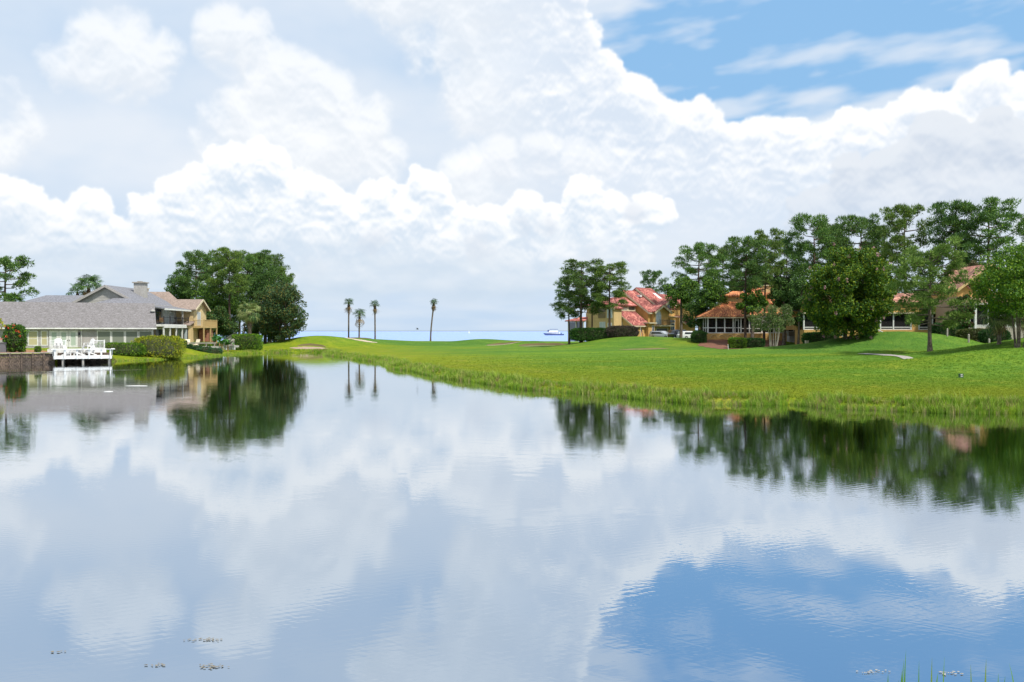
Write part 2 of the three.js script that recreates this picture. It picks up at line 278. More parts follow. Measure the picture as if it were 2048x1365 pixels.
function ground(x, z) {
  const s = pondDistance(x, z), d = -z;
  if (s < 0) return Math.max(-1.4, s * 0.35 - 0.06);
  const left = smooth(-40, -46, x) * smooth(150, 138, d) * smooth(60, 90, d);          // the houses' side
  let h = lerp(0.34 * smooth(0, 0.9, s) + 1.55 * (1 - Math.exp(-s / 55)), 0.25 * smooth(0, 0.8, s) + 1.35 * smooth(0.5, 9, s), left);
  if (x < -50.1 && d > 98 && d < 112) h = Math.max(h, 1.22 * smooth(0.28, 0.42, s));     // held up by the timber bulkhead
  h += 0.08 * fbm(x * 0.09, 3.3, z * 0.09, 3) * smooth(1, 10, s);
  for (const [mx, md, mh, rx, rz] of MOUNDS) { const q = ((x - mx) / rx) ** 2 + ((d - md) / rz) ** 2; if (q < 9) h += mh * Math.exp(-q) * smooth(0, 4, s); }
  const shore = d + 0.12 * Math.abs(x + 10);
  h = lerp(h, -3, smooth(203, 228, d - 8 * smooth(10, 60, Math.abs(x + 5))));          // down to the beach
  return h;
}
const lawnMap = texture(1024, 1024, (x, y) => { const u = x / 1024, v = y / 1024, a = tiled(u, v, 8, 3, 3), b = tiled(u, v, 96, 3, 40), c = tiled(u, v, 320, 1, 90); const k = 1 + 0.05 * a + 0.13 * b + 0.12 * c; return [206 * k * (1 + 0.05 * a + 0.06 * b), 214 * k, 190 * k * (1 - 0.1 * b)]; });
lawnMap.repeat.set(1 / 7, 1 / 7);
const lawnBump = texture(512, 512, (x, y) => { const c = 128 + 70 * tiled(x / 512, y / 512, 48, 3, 11); return [c, c, c]; }, { srgb: false }); lawnBump.repeat.set(1 / 3.1, 1 / 3.1);
const lawn = new THREE.MeshPhysicalMaterial({ roughness: 0.95, specularIntensity: 0.1, map: lawnMap, bumpMap: lawnBump, bumpScale: 0.06, vertexColors: true });
{
  const line = (parts) => { const o = []; for (const [a, b, s] of parts) for (let v = a; v < b - 1e-6; v += s) o.push(v); o.push(parts.at(-1)[1]); return o; };
  const xs = line([[-1200, -300, 90], [-300, -120, 15], [-120, -66, 3], [-66, -2, 0.7], [-2, 30, 0.6], [30, 70, 0.8], [70, 130, 3], [130, 300, 15], [300, 1200, 90]]);
  const zs = line([[-242, -204, 4], [-204, -160, 1], [-160, -70, 0.9], [-70, -38, 0.5], [-38, 20, 4], [20, 300, 40]]);
  const p = [], c = [], uv = [], idx = [];
  const green = [0.185, 0.3, 0.038], deep = [0.11, 0.225, 0.045], olive = [0.26, 0.3, 0.024], straw = [0.34, 0.29, 0.09], soil = [0.07, 0.06, 0.035];
  for (const z of zs) for (const x of xs) {
    const s = pondDistance(x, z), h = ground(x, z); p.push(x, h, z); uv.push(x, z);
    const n = fbm(x * 0.05, 1.5, z * 0.07, 4), m = fbm(x * 0.35, 7.5, z * 0.35, 3), w = fbm(x * 0.02 + 40, 2.5, z * 0.05, 3);
    const edge = smooth(20, 5, s + 13 * n) * 0.9, dry = smooth(0.12, 0.7, m + n * 0.9) * 0.42;
    const mix = (k) => { let v = lerp(green[k], deep[k], smooth(-0.3, 0.45, w)); v = lerp(v, olive[k], clamp(edge + 0.5 * smooth(0.05, 0.45, n + 0.25 * m))); v = lerp(v, straw[k], dry * (0.35 + edge)); return lerp(soil[k], v, smooth(-0.25, 0.12, s)); };
    c.push(mix(0), mix(1), mix(2));
  }
  for (let j = 0; j + 1 < zs.length; j++) for (let i = 0; i + 1 < xs.length; i++) { const a = j * xs.length + i, b = a + 1, e = a + xs.length, f = e + 1; idx.push(a, e, b, b, e, f); }
  const g = new THREE.BufferGeometry(); g.setAttribute('position', new THREE.Float32BufferAttribute(p, 3)); g.setAttribute('color', new THREE.Float32BufferAttribute(c, 3)); g.setAttribute('uv', new THREE.Float32BufferAttribute(uv, 2)); g.setIndex(idx); g.computeVertexNormals();
  structure('ground', g, lawn);
}
// ---------------------------------------------------------------- pond and sea
function sheet(x0, x1, z0, z1, y) { const g = new THREE.BufferGeometry(); g.setAttribute('position', new THREE.Float32BufferAttribute([x0, y, z1, x1, y, z1, x1, y, z0, x0, y, z0], 3)); g.setAttribute('normal', new THREE.Float32BufferAttribute([0, 1, 0, 0, 1, 0, 0, 1, 0, 0, 1, 0], 3)); g.setAttribute('uv', new THREE.Float32BufferAttribute([x0, -z1, x1, -z1, x1, -z0, x0, -z0], 2)); g.setIndex([0, 1, 2, 0, 2, 3]); return g; }
function ripples(size, waves, seed, calm) {               // height of many crossing wavelets, tiling
  const r = rng(seed), list = waves.map(([f, a]) => Array.from({ length: 9 }, () => { const t = (r() - 0.5) * 1.5 + Math.PI / 2, k = f * (0.75 + 0.5 * r()); return [Math.round(k * Math.cos(t)), Math.round(k * Math.sin(t)), r() * 6.2832, a]; })).flat();
  const h = new Float32Array(size * size); let m = 0;
  for (let y = 0; y < size; y++) for (let x = 0; x < size; x++) {
    const u = x / size, v = y / size; let s = 0;
    for (const [a, b, ph, am] of list) s += am * Math.sin(6.28319 * (a * u + b * v) + ph);
    s *= calm ? calm(u, v) : 1; h[y * size + x] = s; m = Math.max(m, Math.abs(s));
  }
  return texture(size, size, (x, y) => { const c = 127.5 + 127.5 * h[y * size + x] / m; return [c, c, c]; }, { srgb: false });
}
const fine = ripples(1024, [[26, 1], [46, 0.55], [85, 0.3]], 21, (u, v) => 0.45 + 0.9 * smooth(-0.35, 0.6, tiled(u, v, 4, 2, 5)));
fine.repeat.set(1 / 4.7, 1 / 4.7);
const gusts = (() => {                                    // long patches where a breath of wind roughens the surface
  const size = 1024, h = ripples(size, [[60, 1], [110, 0.6]], 33, (u, v) => 0.12 + smooth(0.05, 0.8, tiled(u, v * 2.5, 5, 3, 8))).image.data, g = (x, y) => h[(((y + size) % size) * size + (x + size) % size) * 4];
  const t = texture(size, size, (x, y) => [127.5 - (g(x + 1, y) - g(x - 1, y)) * 0.5, 127.5 - (g(x, y + 1) - g(x, y - 1)) * 0.5, 255], { srgb: false }); t.repeat.set(1 / 48, 1 / 48); return t;
})();
const pondWater = new THREE.MeshStandardMaterial({ metalness: 1, roughness: 0.035, bumpMap: fine, bumpScale: 0.0007, normalMap: gusts, normalScale: new THREE.Vector2(0.022, 0.022) });
pondWater.color.setRGB(0.48, 0.565, 0.655);
structure('pond_water', sheet(-110, 62, -170, 14, 0), pondWater);
const swell = ripples(1024, [[12, 1], [30, 0.8], [70, 0.5]], 44); swell.repeat.set(1 / 60, 1 / 60);
const seaWater = new THREE.MeshStandardMaterial({ metalness: 0.55, roughness: 0.42, bumpMap: swell, bumpScale: 0.9 }); seaWater.color.setRGB(0.34, 0.5, 0.86);
structure('sea_water', sheet(-24000, 24000, -24000, -206, -1.0), seaWater);

// ---------------------------------------------------------------- plants: leaf by leaf
const barkMap = texture(256, 256, (x, y) => { const a = tiled(x / 256, y / 256, 10, 3, 2), b = tiled(x / 256 * 2, y / 256 * 0.5, 24, 2, 60), k = 1 + 0.22 * a + 0.3 * b; return [190 * k, 176 * k, 165 * k]; });
barkMap.repeat.set(1 / 0.9, 1 / 1.6);
const bark = mat(0.19, 0.145, 0.12, 0.95, { map: barkMap, bumpMap: barkMap, bumpScale: 0.05 }), greyBark = mat(0.27, 0.25, 0.225, 0.95, { map: barkMap, bumpMap: barkMap, bumpScale: 0.03 });
const leafy = (t = 0.3, rough = 0.62) => new THREE.MeshPhysicalMaterial({ roughness: rough, vertexColors: true, transmission: t, thickness: 0, side: THREE.DoubleSide, specularIntensity: 0.25 });
const leafMat = leafy(0.3), needleMat = leafy(0.22, 0.8), frondMat = leafy(0.25, 0.5);
const pick = (R, list) => list[Math.floor(R() * list.length) % list.length];
const onBall = (R) => { const z = R() * 2 - 1, a = R() * 6.28319, s = Math.sqrt(1 - z * z); return V(s * Math.cos(a), z, s * Math.sin(a)); };
const PINE = [[0.05, 0.115, 0.03], [0.062, 0.135, 0.03], [0.042, 0.1, 0.034], [0.085, 0.155, 0.03], [0.05, 0.11, 0.04]];
const PINE_DARK = [[0.036, 0.085, 0.03], [0.045, 0.1, 0.032], [0.034, 0.075, 0.034], [0.06, 0.115, 0.03]];
const PINE_YOUNG = [[0.085, 0.17, 0.035], [0.1, 0.19, 0.04], [0.07, 0.14, 0.035], [0.13, 0.21, 0.05], [0.06, 0.12, 0.035]];
function needles(S, c, rx, ry, n, R, tints, len = 0.42, wide = 0.075) {      // a bough's end: bundles of needles bristling outwards
  for (let k = 0; k < n; k++) {
    const d = onBall(R); if (d.y < -0.25 && R() < 0.6) d.y = -d.y;
    const q = 0.35 + 0.65 * Math.sqrt(R()), p = V(c.x + d.x * rx * q, c.y + d.y * ry * q, c.z + d.z * rx * q), out = d.clone().multiplyScalar(0.8).add(onBall(R).multiplyScalar(0.75)).add(V(0, 0.35, 0)).normalize();
    const s = out.clone().cross(onBall(R)).normalize(), L = len * (0.7 + 0.6 * R()), w = wide * (0.7 + 0.7 * R()), t = pick(R, tints), j = 0.82 + 0.36 * R();
    S.tint = [t[0] * j * 1.75, t[1] * j * 1.5, t[2] * j * 1.35];
    S.tri(p.clone().addScaledVector(s, -w), p.clone().addScaledVector(s, w), p.clone().addScaledVector(out, L).addScaledVector(s, (R() - 0.5) * w));
  }
}
function leaves(S, c, rx, ry, n, R, tints, size, shell = 0.5) {              // a clump of broad leaves
  for (let k = 0; k < n; k++) {
    const d = onBall(R), q = shell + (1 - shell) * Math.sqrt(R()) * 1.05, p = V(c.x + d.x * rx * q, c.y + d.y * ry * q, c.z + d.z * rx * q);
    const out = d.clone().add(onBall(R).multiplyScalar(0.9)).add(V(0, -0.1, 0)).normalize(), s = out.clone().cross(onBall(R)).normalize(), L = size * (0.7 + 0.6 * R()), w = L * 0.3, t = pick(R, tints), j = 0.8 + 0.4 * R();
    S.tint = [t[0] * j * 1.75, t[1] * j * 1.5, t[2] * j * 1.35];
    const a = p.clone().addScaledVector(out, -L / 2), b = p.clone().addScaledVector(out, L / 2), e = p.clone().addScaledVector(s, w), f = p.clone().addScaledVector(s, -w);
    S.quad(a, e, b, f);
  }
}
function pineShapes(seed, { H = 20, start = 0.45, spread = 4.2, limbs = 30, cluster = 1.15, count = 120, lean = 0, tints = PINE, radius = 0.3, flat = 0.62, len = 0.42, wide = 0.075, sparse = 0 }) {
  const R = rng(seed), T = new Shape(), C = new Shape(); C.colored = true;
  const bx = (R() - 0.5) * 0.5 + lean, bz = (R() - 0.5) * 0.5, at = (t) => V(bx * t * t * H * 0.08 + 0.12 * Math.sin(t * 5 + seed), H * t, bz * t * t * H * 0.08);
  const n = 9; T.tube(Array.from({ length: n + 1 }, (_, k) => at(k / n * 0.97)), Array.from({ length: n + 1 }, (_, k) => (k === 0 ? 1.45 : 1) * radius * (1 - 0.8 * Math.pow(k / n, 1.2)) + 0.015), 9);
  const ends = [];
  for (let k = 0; k < limbs; k++) {
    const q = (k + R() * 0.8) / limbs, t = start + (0.97 - start) * q, a = k * 2.39996 + R() * 0.9, f = Math.sqrt(Math.max(0, 1 - Math.pow((q - 0.38) / 0.7, 2)));
    const L = spread * (0.25 + 0.75 * f) * (0.7 + 0.45 * R()), rise = lerp(-0.05, 0.75, q) + (R() - 0.5) * 0.25, o = at(t), dir = V(Math.cos(a), 0, Math.sin(a));
    const tip = o.clone().addScaledVector(dir, L).add(V(0, L * rise * 0.6, 0)), mid = o.clone().addScaledVector(dir, L * 0.5).add(V(0, L * rise * 0.18 - 0.05 * L, 0));
    T.tube([o, mid, tip], [0.05 + 0.012 * L, 0.03 + 0.008 * L, 0.02], 5);
    ends.push([tip, 1]); if (L > spread * 0.45) ends.push([mid.clone().lerp(tip, 0.45).add(V((R() - 0.5) * 1.2, 0.25 * R(), (R() - 0.5) * 1.2)), 0.85]); if (R() > 0.35 + sparse) ends.push([tip.clone().add(V((R() - 0.5) * 1.8, (R() - 0.3) * 0.9, (R() - 0.5) * 1.8)), 0.75]);
    for (let m = 0; m < 2; m++) { const p = mid.clone().lerp(tip, R()), e = p.clone().add(V((R() - 0.5) * 1.6, 0.3 + R() * 0.5, (R() - 0.5) * 1.6)); T.tube([p, e], [0.025, 0.012], 3); if (R() > sparse) ends.push([e, 0.7]); }
  }
  ends.push([at(0.985), 0.9], [at(0.95).add(V(0.5, 0, 0.3)), 0.9]);
  for (const [p, k] of ends) { const r = cluster * k * (0.75 + 0.45 * R()); needles(C, p, r, r * flat, Math.round(count * k), R, tints, len, wide); }
  return [T.build(), C.build()];
}
function pine(label, spec, at, turn = 0, group) {
  const o = thing('pine_tree', label, 'pine tree', at, turn, group), [t, c] = pineShapes(spec.seed, spec);
  part('trunk', t, spec.bark ?? bark, o); const w = part('crown', c, needleMat, o); return o;
}
const base = (u, d, sink = 0.12) => { const x = across(u, d); return [x, ground(x, -d) - sink, -d]; };
const tall = (u, v, d) => level(v, d) - ground(across(u, d), -d);           // how high a tree stands whose top is seen there
const HOUSE_PINES = 'tall pines behind the tile-roofed villas', POINT_PINES = 'pines in the grove behind the yellow house';
// the kinds of pine, each with its own crown; the others are copies of them
const KIND = [
  { seed: 11, H: 20, start: 0.42, spread: 4.6, limbs: 30, cluster: 1.1, count: 125, len: 0.5, wide: 0.06 },
  { seed: 12, H: 20, start: 0.55, spread: 4.4, limbs: 27, cluster: 1.15, count: 130, len: 0.5, wide: 0.06 },
  { seed: 13, H: 20, start: 0.36, spread: 4.9, limbs: 32, cluster: 1.1, count: 125, len: 0.5, wide: 0.06 },
  { seed: 14, H: 20, start: 0.5, spread: 5.4, limbs: 29, cluster: 1.05, count: 125, sparse: 0.3, len: 0.5, wide: 0.06 },
];
const firstOf = [];
const tones = [[1, 1, 1], [1.22, 1.08, 0.9], [0.82, 0.9, 1], [1.1, 1.14, 1.05], [0.95, 0.86, 0.9]].map((c) => { const m = needleMat.clone(); m.color.setRGB(...c); return m; });   // no two neighbours of one green
let toneAt = 0; const toned = (o) => { o.children.find((c) => c.name === 'crown').material = tones[toneAt++ % tones.length]; return o; };
function grownPine(k, u, v, d, turn, label, group, wide = 1) {
  const s = tall(u, v, d) / (KIND[k].H * 1.085);
  if (!firstOf[k]) { firstOf[k] = pine(label, KIND[k], base(u, d), turn, group); firstOf[k].scale.set(s * wide, s, s * wide); return toned(firstOf[k]); }
  const o = again(firstOf[k], base(u, d), turn, label, [s * wide, s, s * wide]); o.userData.group = group; return toned(o);
}
// grove on the point, behind the yellow house
grownPine(0, 392, 497, 186, 0.4, 'pine with dark bare trunk rising just behind the ridge of the yellow house', POINT_PINES, 0.92);
grownPine(1, 459, 490, 178, 2.1, 'pine with one long straight bare trunk between yellow house and cabbage palm', POINT_PINES, 0.92);
grownPine(2, 425, 503, 196, 3.3, 'dense pine in the middle of the grove behind the yellow house', POINT_PINES, 0.95);
grownPine(3, 497, 503, 198, 1.0, 'broad pine towering over the cabbage palm with the shaggy skirt', POINT_PINES, 0.85);
grownPine(0, 537, 500, 203, 4.2, 'dark pine at the seaward edge of the grove above the magnolia', POINT_PINES, 0.95);
grownPine(1, 516, 497, 200, 3.9, 'tall pine in the middle of the seaward half of the grove', POINT_PINES, 0.95);
grownPine(2, 562, 530, 198, 0.8, 'pine leaning out behind the dark magnolia', POINT_PINES, 0.8);
grownPine(2, 362, 540, 192, 5.2, 'shorter pine at the landward edge of the grove above the grey roof', POINT_PINES, 0.8);
// two pines on the seaward side of the red-roofed villa
grownPine(0, 1138, 548, 152, 2.4, 'low spreading pine at the bay end of the long dark hedge', 'pines before the red-roofed villa', 0.95);
grownPine(2, 1163, 513, 148, 0.2, 'pine with dark trunk nearest the bay beside the red-roofed villa', 'pines before the red-roofed villa', 1.25);
grownPine(1, 1184, 545, 152, 3.0, 'slender pine between two thicker pines before the red-roofed villa', 'pines before the red-roofed villa', 0.9);
grownPine(0, 1219, 518, 146, 1.7, 'pine whose trunk crosses the front of the red-roofed villa', 'pines before the red-roofed villa', 1.15);
// the row behind and between the villas
for (const [k, u, v, d, turn, label, wide] of [
  [3, 1308, 536, 196, 0.5, 'pine showing over the ridge of the red-roofed villa', 0.8],
  [0, 1398, 478, 166, 2.6, 'tall pine in the gap between red-roofed and orange-roofed villas', 1.02],
  [2, 1447, 486, 172, 4.4, 'dense pine behind the screened porch of the orange-roofed villa', 0.85],
  [1, 1491, 467, 131, 0.9, 'pine whose trunk crosses the porch of the orange-roofed villa', 0.9],
  [3, 1529, 455, 133.5, 3.7, 'pine standing before the yellow chimney of the orange-roofed villa', 0.74],
  [2, 1572, 470, 168, 1.4, 'pine over the orange villa wing beside the big crape myrtle', 0.82],
  [0, 1628, 421, 162, 5.0, 'very tall pine behind the big flowering crape myrtle, on its villa side', 0.86],
  [1, 1672, 440, 170, 2.2, 'pine straight behind the top of the big flowering crape myrtle', 0.84],
  [0, 1722, 419, 160, 3.4, 'round-topped tall pine behind the big flowering crape myrtle', 0.82],
  [3, 1812, 400, 152, 0.1, 'tall pine with open crown standing behind the young pine', 0.74],
  [1, 1909, 395, 146, 1.2, 'tall pine with bare red-brown trunk before the pink tile roof', 0.84],
  [3, 1972, 396, 144, 2.9, 'widest tall pine above the leafy tree that overhangs the porch', 1.0],
  [2, 1768, 445, 176, 0.7, 'pine filling the gap behind the tall open-crowned pine', 0.72],
]) grownPine(k, u, v, d, turn, label, HOUSE_PINES, wide);
grownPine(1, 2075, 415, 150, 4.9, 'tall pine beyond the leafy tree that overhangs the porch', HOUSE_PINES, 0.8);
// pine at the inland end of the ranch house: a flat open crown
{ const d = 150, o = pine('wind-shaped pine with open flat crown over the ranch house roof', { seed: 31, H: tall(8, 518, d) / 1.02, start: 0.55, spread: 4.4, limbs: 20, cluster: 0.95, count: 110, sparse: 0.2, lean: 0.5, radius: 0.3, tints: PINE }, base(8, d), 2.0); }
// young pine on the mound
pine('young light green pine with airy crown standing on the grass mound', { seed: 41, H: tall(1861, 500, 93) / 1.03, start: 0.27, spread: 3.7, limbs: 30, cluster: 0.72, count: 190, flat: 0.6, tints: PINE_YOUNG, radius: 0.2, len: 0.32, wide: 0.04, sparse: 0.1, bark: greyBark }, base(1861, 93, 0.05), 0.6);

// ---------------------------------------------------------------- broad-leaved trees
const OAK = [[0.035, 0.09, 0.022], [0.045, 0.11, 0.025], [0.03, 0.075, 0.03], [0.06, 0.125, 0.022]], MYRTLE = [[0.055, 0.13, 0.012], [0.08, 0.155, 0.01], [0.032, 0.09, 0.018], [0.026, 0.075, 0.02], [0.115, 0.17, 0.01]];
const HOLLY = [[0.03, 0.085, 0.02], [0.045, 0.11, 0.02], [0.035, 0.07, 0.025]], LIGHT = [[0.07, 0.16, 0.018], [0.1, 0.2, 0.016], [0.05, 0.12, 0.02]], MAGNOLIA = [[0.03, 0.075, 0.035], [0.04, 0.09, 0.03], [0.09, 0.1, 0.025], [0.025, 0.06, 0.03]];
function leafTree(name, label, category, at, { seed, H, rx, ry, cy, lobes, lobe = 0.3, n = 230, size = 0.24, tints, stems = 1, trunk = 0.25, core = 0.3, group, barkMat = greyBark, squash = 0.8, bottom = -1 }) {
  const R = rng(seed), o = thing(name, label, category, at, 0, group), T = new Shape(), C = new Shape(), cs = []; C.colored = true;
  for (let k = 0; k < lobes; k++) {                        // lobes over the crown's volume, larger ones inside
    const d = onBall(R); if (d.y < bottom) d.y = -d.y; const q = k < lobes * core ? 0.45 * R() : 0.62 + 0.3 * R();
    cs.push([V(d.x * rx * q, cy + d.y * ry * q, d.z * rx * q), (rx + ry) / 2 * lobe * (0.7 + 0.55 * R())]);
  }
  for (const [c, r] of cs) leaves(C, c, r, r * squash, n, R, tints, size, 0.45);
  for (let s = 0; s < stems; s++) {
    const a = s / stems * 6.283 + R(), foot = V(Math.cos(a) * 0.16 * (stems > 1 ? 1 + stems * 0.25 : 0), 0, Math.sin(a) * 0.16 * (stems > 1 ? 1 + stems * 0.25 : 0)), top = V(Math.cos(a) * rx * 0.25 * (stems > 1 ? 1 : 0.1), cy - ry * 0.25, Math.sin(a) * rx * 0.25 * (stems > 1 ? 1 : 0.1));
    T.tube([foot, foot.clone().lerp(top, 0.5).add(V(0.1 * R(), 0, 0.1 * R())), top], [trunk * 1.25, trunk, trunk * 0.7], 8);
    for (let k = s; k < cs.length; k += stems * (lobes > 40 ? 2 : 1)) T.tube([top, top.clone().lerp(cs[k][0], 0.55).add(V(0, 0.06 * ry, 0)), cs[k][0]], [trunk * 0.42, trunk * 0.25, 0.02], 4);
  }
  part('trunk', T.build(), barkMat, o); part('crown', C.build(), leafMat, o); return [o, cs];
}
{
  const d = 108, at = base(1696, d), top = level(492, d) - at[1];
  const [o, cs] = leafTree('crape_myrtle', 'big round crape myrtle with pink blossoms on the grass mound', 'tree', at, { seed: 51, H: top, rx: 5.3, ry: top * 0.52, cy: top * 0.485, lobes: 220, lobe: 0.185, n: 430, size: 0.26, tints: MYRTLE, stems: 6, trunk: 0.13, squash: 0.9, bottom: -0.95, core: 0.3 });
  const R = rng(52), PINK = [[0.3, 0.19, 0.25], [0.34, 0.25, 0.3], [0.28, 0.16, 0.22]];
  for (const [c, r] of cs) { if (R() > 0.42 || c.z < -0.5 || (c.x * c.x + (c.y - top * 0.54) ** 2 + c.z * c.z) < 9) continue; const S = new Shape(); S.colored = true; const k = V(c.x, c.y - top * 0.54, c.z).normalize(); leaves(S, c.clone().addScaledVector(k, r * 0.95), 0.2, 0.26, 34, R, PINK, 0.12, 0.2); part('blossom', S.build(), leafMat, o); }
}
leafTree('crape_myrtle', 'small many-stemmed crape myrtle before the orange-roofed villa', 'tree', base(1547, 122), { seed: 53, H: 6, rx: 3.3, ry: 2.1, cy: level(636, 122) - ground(across(1547, 122), -122), lobes: 46, lobe: 0.26, n: 190, size: 0.17, tints: [[0.06, 0.125, 0.04], [0.075, 0.14, 0.035], [0.05, 0.1, 0.035], [0.1, 0.12, 0.06]], stems: 6, trunk: 0.055, barkMat: mat(0.42, 0.37, 0.33, 0.9) });
leafTree('magnolia_tree', 'dark magnolia with bronze patches at the tip of the point by the white dock rail', 'tree', base(566, 172), { seed: 54, H: 11, rx: 4.2, ry: 6.2, cy: level(628, 172) - ground(across(566, 172), -172), lobes: 120, lobe: 0.24, n: 230, size: 0.32, tints: MAGNOLIA, trunk: 0.28, stems: 2, bottom: -0.9 });
leafTree('magnolia_tree', 'dark broad tree growing close behind the cabbage palm', 'tree', base(530, 178), { seed: 55, H: 10, rx: 4.2, ry: 5.0, cy: level(622, 178) - ground(across(530, 178), -178), lobes: 76, lobe: 0.24, n: 200, size: 0.27, tints: MAGNOLIA.concat(OAK), trunk: 0.3, bottom: -0.9 });
const GROVE = 'oaks under the pines of the grove';
leafTree('oak_tree', 'leafy oak under the pines behind the yellow house gable', 'tree', base(425, 182), { seed: 56, H: 10, rx: 5.2, ry: 5.2, cy: level(612, 182) - ground(across(425, 182), -182), lobes: 80, lobe: 0.24, n: 200, size: 0.28, tints: OAK.concat(LIGHT), trunk: 0.28, group: GROVE, bottom: -0.9 });
leafTree('oak_tree', 'leafy oak between the long bare pine trunk and the cabbage palm', 'tree', base(478, 188), { seed: 57, H: 10, rx: 4.6, ry: 5.6, cy: level(612, 188) - ground(across(478, 188), -188), lobes: 76, lobe: 0.24, n: 200, size: 0.28, tints: OAK, trunk: 0.28, group: GROVE, bottom: -0.9 });
leafTree('oak_tree', 'tall leafy oak crown between the seaward pines and the magnolia', 'tree', base(540, 190), { seed: 59, H: 12, rx: 4.4, ry: 5.2, cy: level(570, 190) - ground(across(540, 190), -190), lobes: 76, lobe: 0.25, n: 200, size: 0.28, tints: OAK, trunk: 0.28, group: GROVE, bottom: -0.9 });
leafTree('oak_tree', 'leafy oak showing over the grey shingle roof beside the yellow house', 'tree', base(368, 190), { seed: 58, H: 9, rx: 3.8, ry: 4.2, cy: level(588, 190) - ground(across(368, 190), -190), lobes: 60, lobe: 0.25, n: 190, size: 0.28, tints: OAK, trunk: 0.25, group: GROVE });
for (const [u, v, d, rx, ry, seed, label] of [[452, 650, 176, 2.6, 2.6, 81, 'low dark tree behind the banana plants'], [512, 655, 176, 2.4, 2.4, 82, 'low dark tree between cabbage palm and magnolia'], [548, 660, 174, 2.6, 2.3, 83, 'low dark tree under the skirt of the magnolia'], [430, 640, 172, 2.6, 3.0, 84, 'low leafy tree close behind the timber balcony']]) leafTree('oak_tree', label, 'tree', base(u, d), { seed, H: 5, rx, ry, cy: level(v, d) - ground(across(u, d), -d), lobes: 44, lobe: 0.3, n: 190, size: 0.3, tints: MAGNOLIA.concat(OAK), trunk: 0.16, group: GROVE, bottom: -1 });
const VILLA_OAKS = 'leafy trees between the villas';
for (const [seed, u, v, d, rx, ry, tints, label] of [
  [61, 1402, 630, 142, 2.4, 4.2, OAK, 'dark bushy tree between the parked cars and the screened porch'],
  [62, 1424, 596, 141, 2.8, 3.2, OAK.concat(LIGHT), 'leafy tree over the end of the screened porch roof'],
  [63, 1598, 606, 128, 2.6, 4.2, OAK, 'dark leafy tree between orange villa and the big crape myrtle'],
  [73, 1504, 606, 130.5, 2.3, 1.9, OAK.concat(LIGHT), 'light leafy boughs over the porch roof of the orange-roofed villa'],
  [74, 1362, 586, 152, 3.0, 3.2, OAK.concat(LIGHT), 'leafy tree over the drive of the red-roofed villa'],
  [75, 1568, 588, 131, 2.2, 2.6, OAK, 'leafy tree over the orange villa wing roof'],
  [64, 1500, 570, 172, 4.0, 4.6, OAK, 'dark leafy tree behind the hip roof of the orange villa'],
  [65, 1655, 590, 158, 4.2, 4.4, OAK, 'dark leafy tree hidden behind the big flowering crape myrtle'],
  [66, 1760, 590, 160, 4.0, 4.4, OAK, 'dark leafy tree between big crape myrtle and tall open-crowned pine'],
  [67, 1560, 575, 170, 3.8, 4.4, OAK, 'dark leafy tree behind the orange villa chimney'],
  [68, 1850, 600, 158, 4.0, 3.8, OAK, 'dark leafy tree behind the young light green pine'],
  [69, 1936, 545, 136, 2.4, 1.8, [[0.07, 0.08, 0.04], [0.05, 0.08, 0.03], [0.09, 0.08, 0.05]], 'brownish leafy tree top over the pink tile roof'],
  [70, 1925, 625, 112, 1.5, 2.4, HOLLY.concat([[0.09, 0.05, 0.035]]), 'dark shrubby tree at the corner of the white-posted porch'],
]) leafTree('oak_tree', label, 'tree', base(u, d), { seed, H: 9, rx, ry, cy: level(v, d) - ground(across(u, d), -d), lobes: Math.round(18 * rx), lobe: 0.26, n: 190, size: 0.28, tints, trunk: 0.24, group: VILLA_OAKS, bottom: -0.9 });
leafTree('oak_tree', 'bright leafy tree overhanging the white-posted porch and the low palm', 'tree', base(2040, 84), { seed: 71, H: 9, rx: 4.3, ry: 3.9, cy: level(566, 84) - ground(across(2040, 84), -84), lobes: 130, lobe: 0.22, n: 280, size: 0.2, tints: [[0.055, 0.14, 0.018], [0.08, 0.18, 0.014], [0.035, 0.1, 0.022], [0.11, 0.2, 0.015]], stems: 4, trunk: 0.09 });
leafTree('shade_tree', 'yellow-green leafy bough end beside the ranch house roof', 'tree', base(-42, 92), { seed: 72, H: 5, rx: 2.1, ry: 1.6, cy: level(636, 92) - ground(across(-42, 92), -92), lobes: 30, lobe: 0.3, n: 160, size: 0.2, tints: [[0.16, 0.2, 0.015], [0.1, 0.16, 0.02], [0.2, 0.18, 0.02]], trunk: 0.12 });

// ---------------------------------------------------------------- palms: every frond its own leaf
function fanFrond(seed, reach, blade, segs, droop, tints) {
  const R = rng(seed), S = new Shape(); S.colored = true; S.tint = pick(R, tints);
  const tip = V(0, reach * 0.18, reach); S.tube([V(0, 0, 0), V(0, reach * 0.2, reach * 0.5), tip], [0.035, 0.028, 0.02], 4);
  for (let k = 0; k < segs; k++) {
    const a = (k / (segs - 1) - 0.5) * 4.0, L = blade * (0.75 + 0.3 * Math.cos(a * 0.6)) * (0.9 + 0.2 * R()), d = V(Math.sin(a), 0.12, Math.cos(a)), w = blade * 0.05, side = V(Math.cos(a), 0, -Math.sin(a)), t = pick(R, tints);
    const mid = tip.clone().addScaledVector(d, L * 0.6).add(V(0, -droop * L * 0.12, 0)), end = tip.clone().addScaledVector(d, L * 0.92).add(V(0, -droop * L * (0.5 + 0.3 * R()), 0)); S.tint = t;
    S.tri(tip, mid.clone().addScaledVector(side, w), mid.clone().addScaledVector(side, -w)); S.tri(mid.clone().addScaledVector(side, w), end, mid.clone().addScaledVector(side, -w));
  }
  return S.build();
}
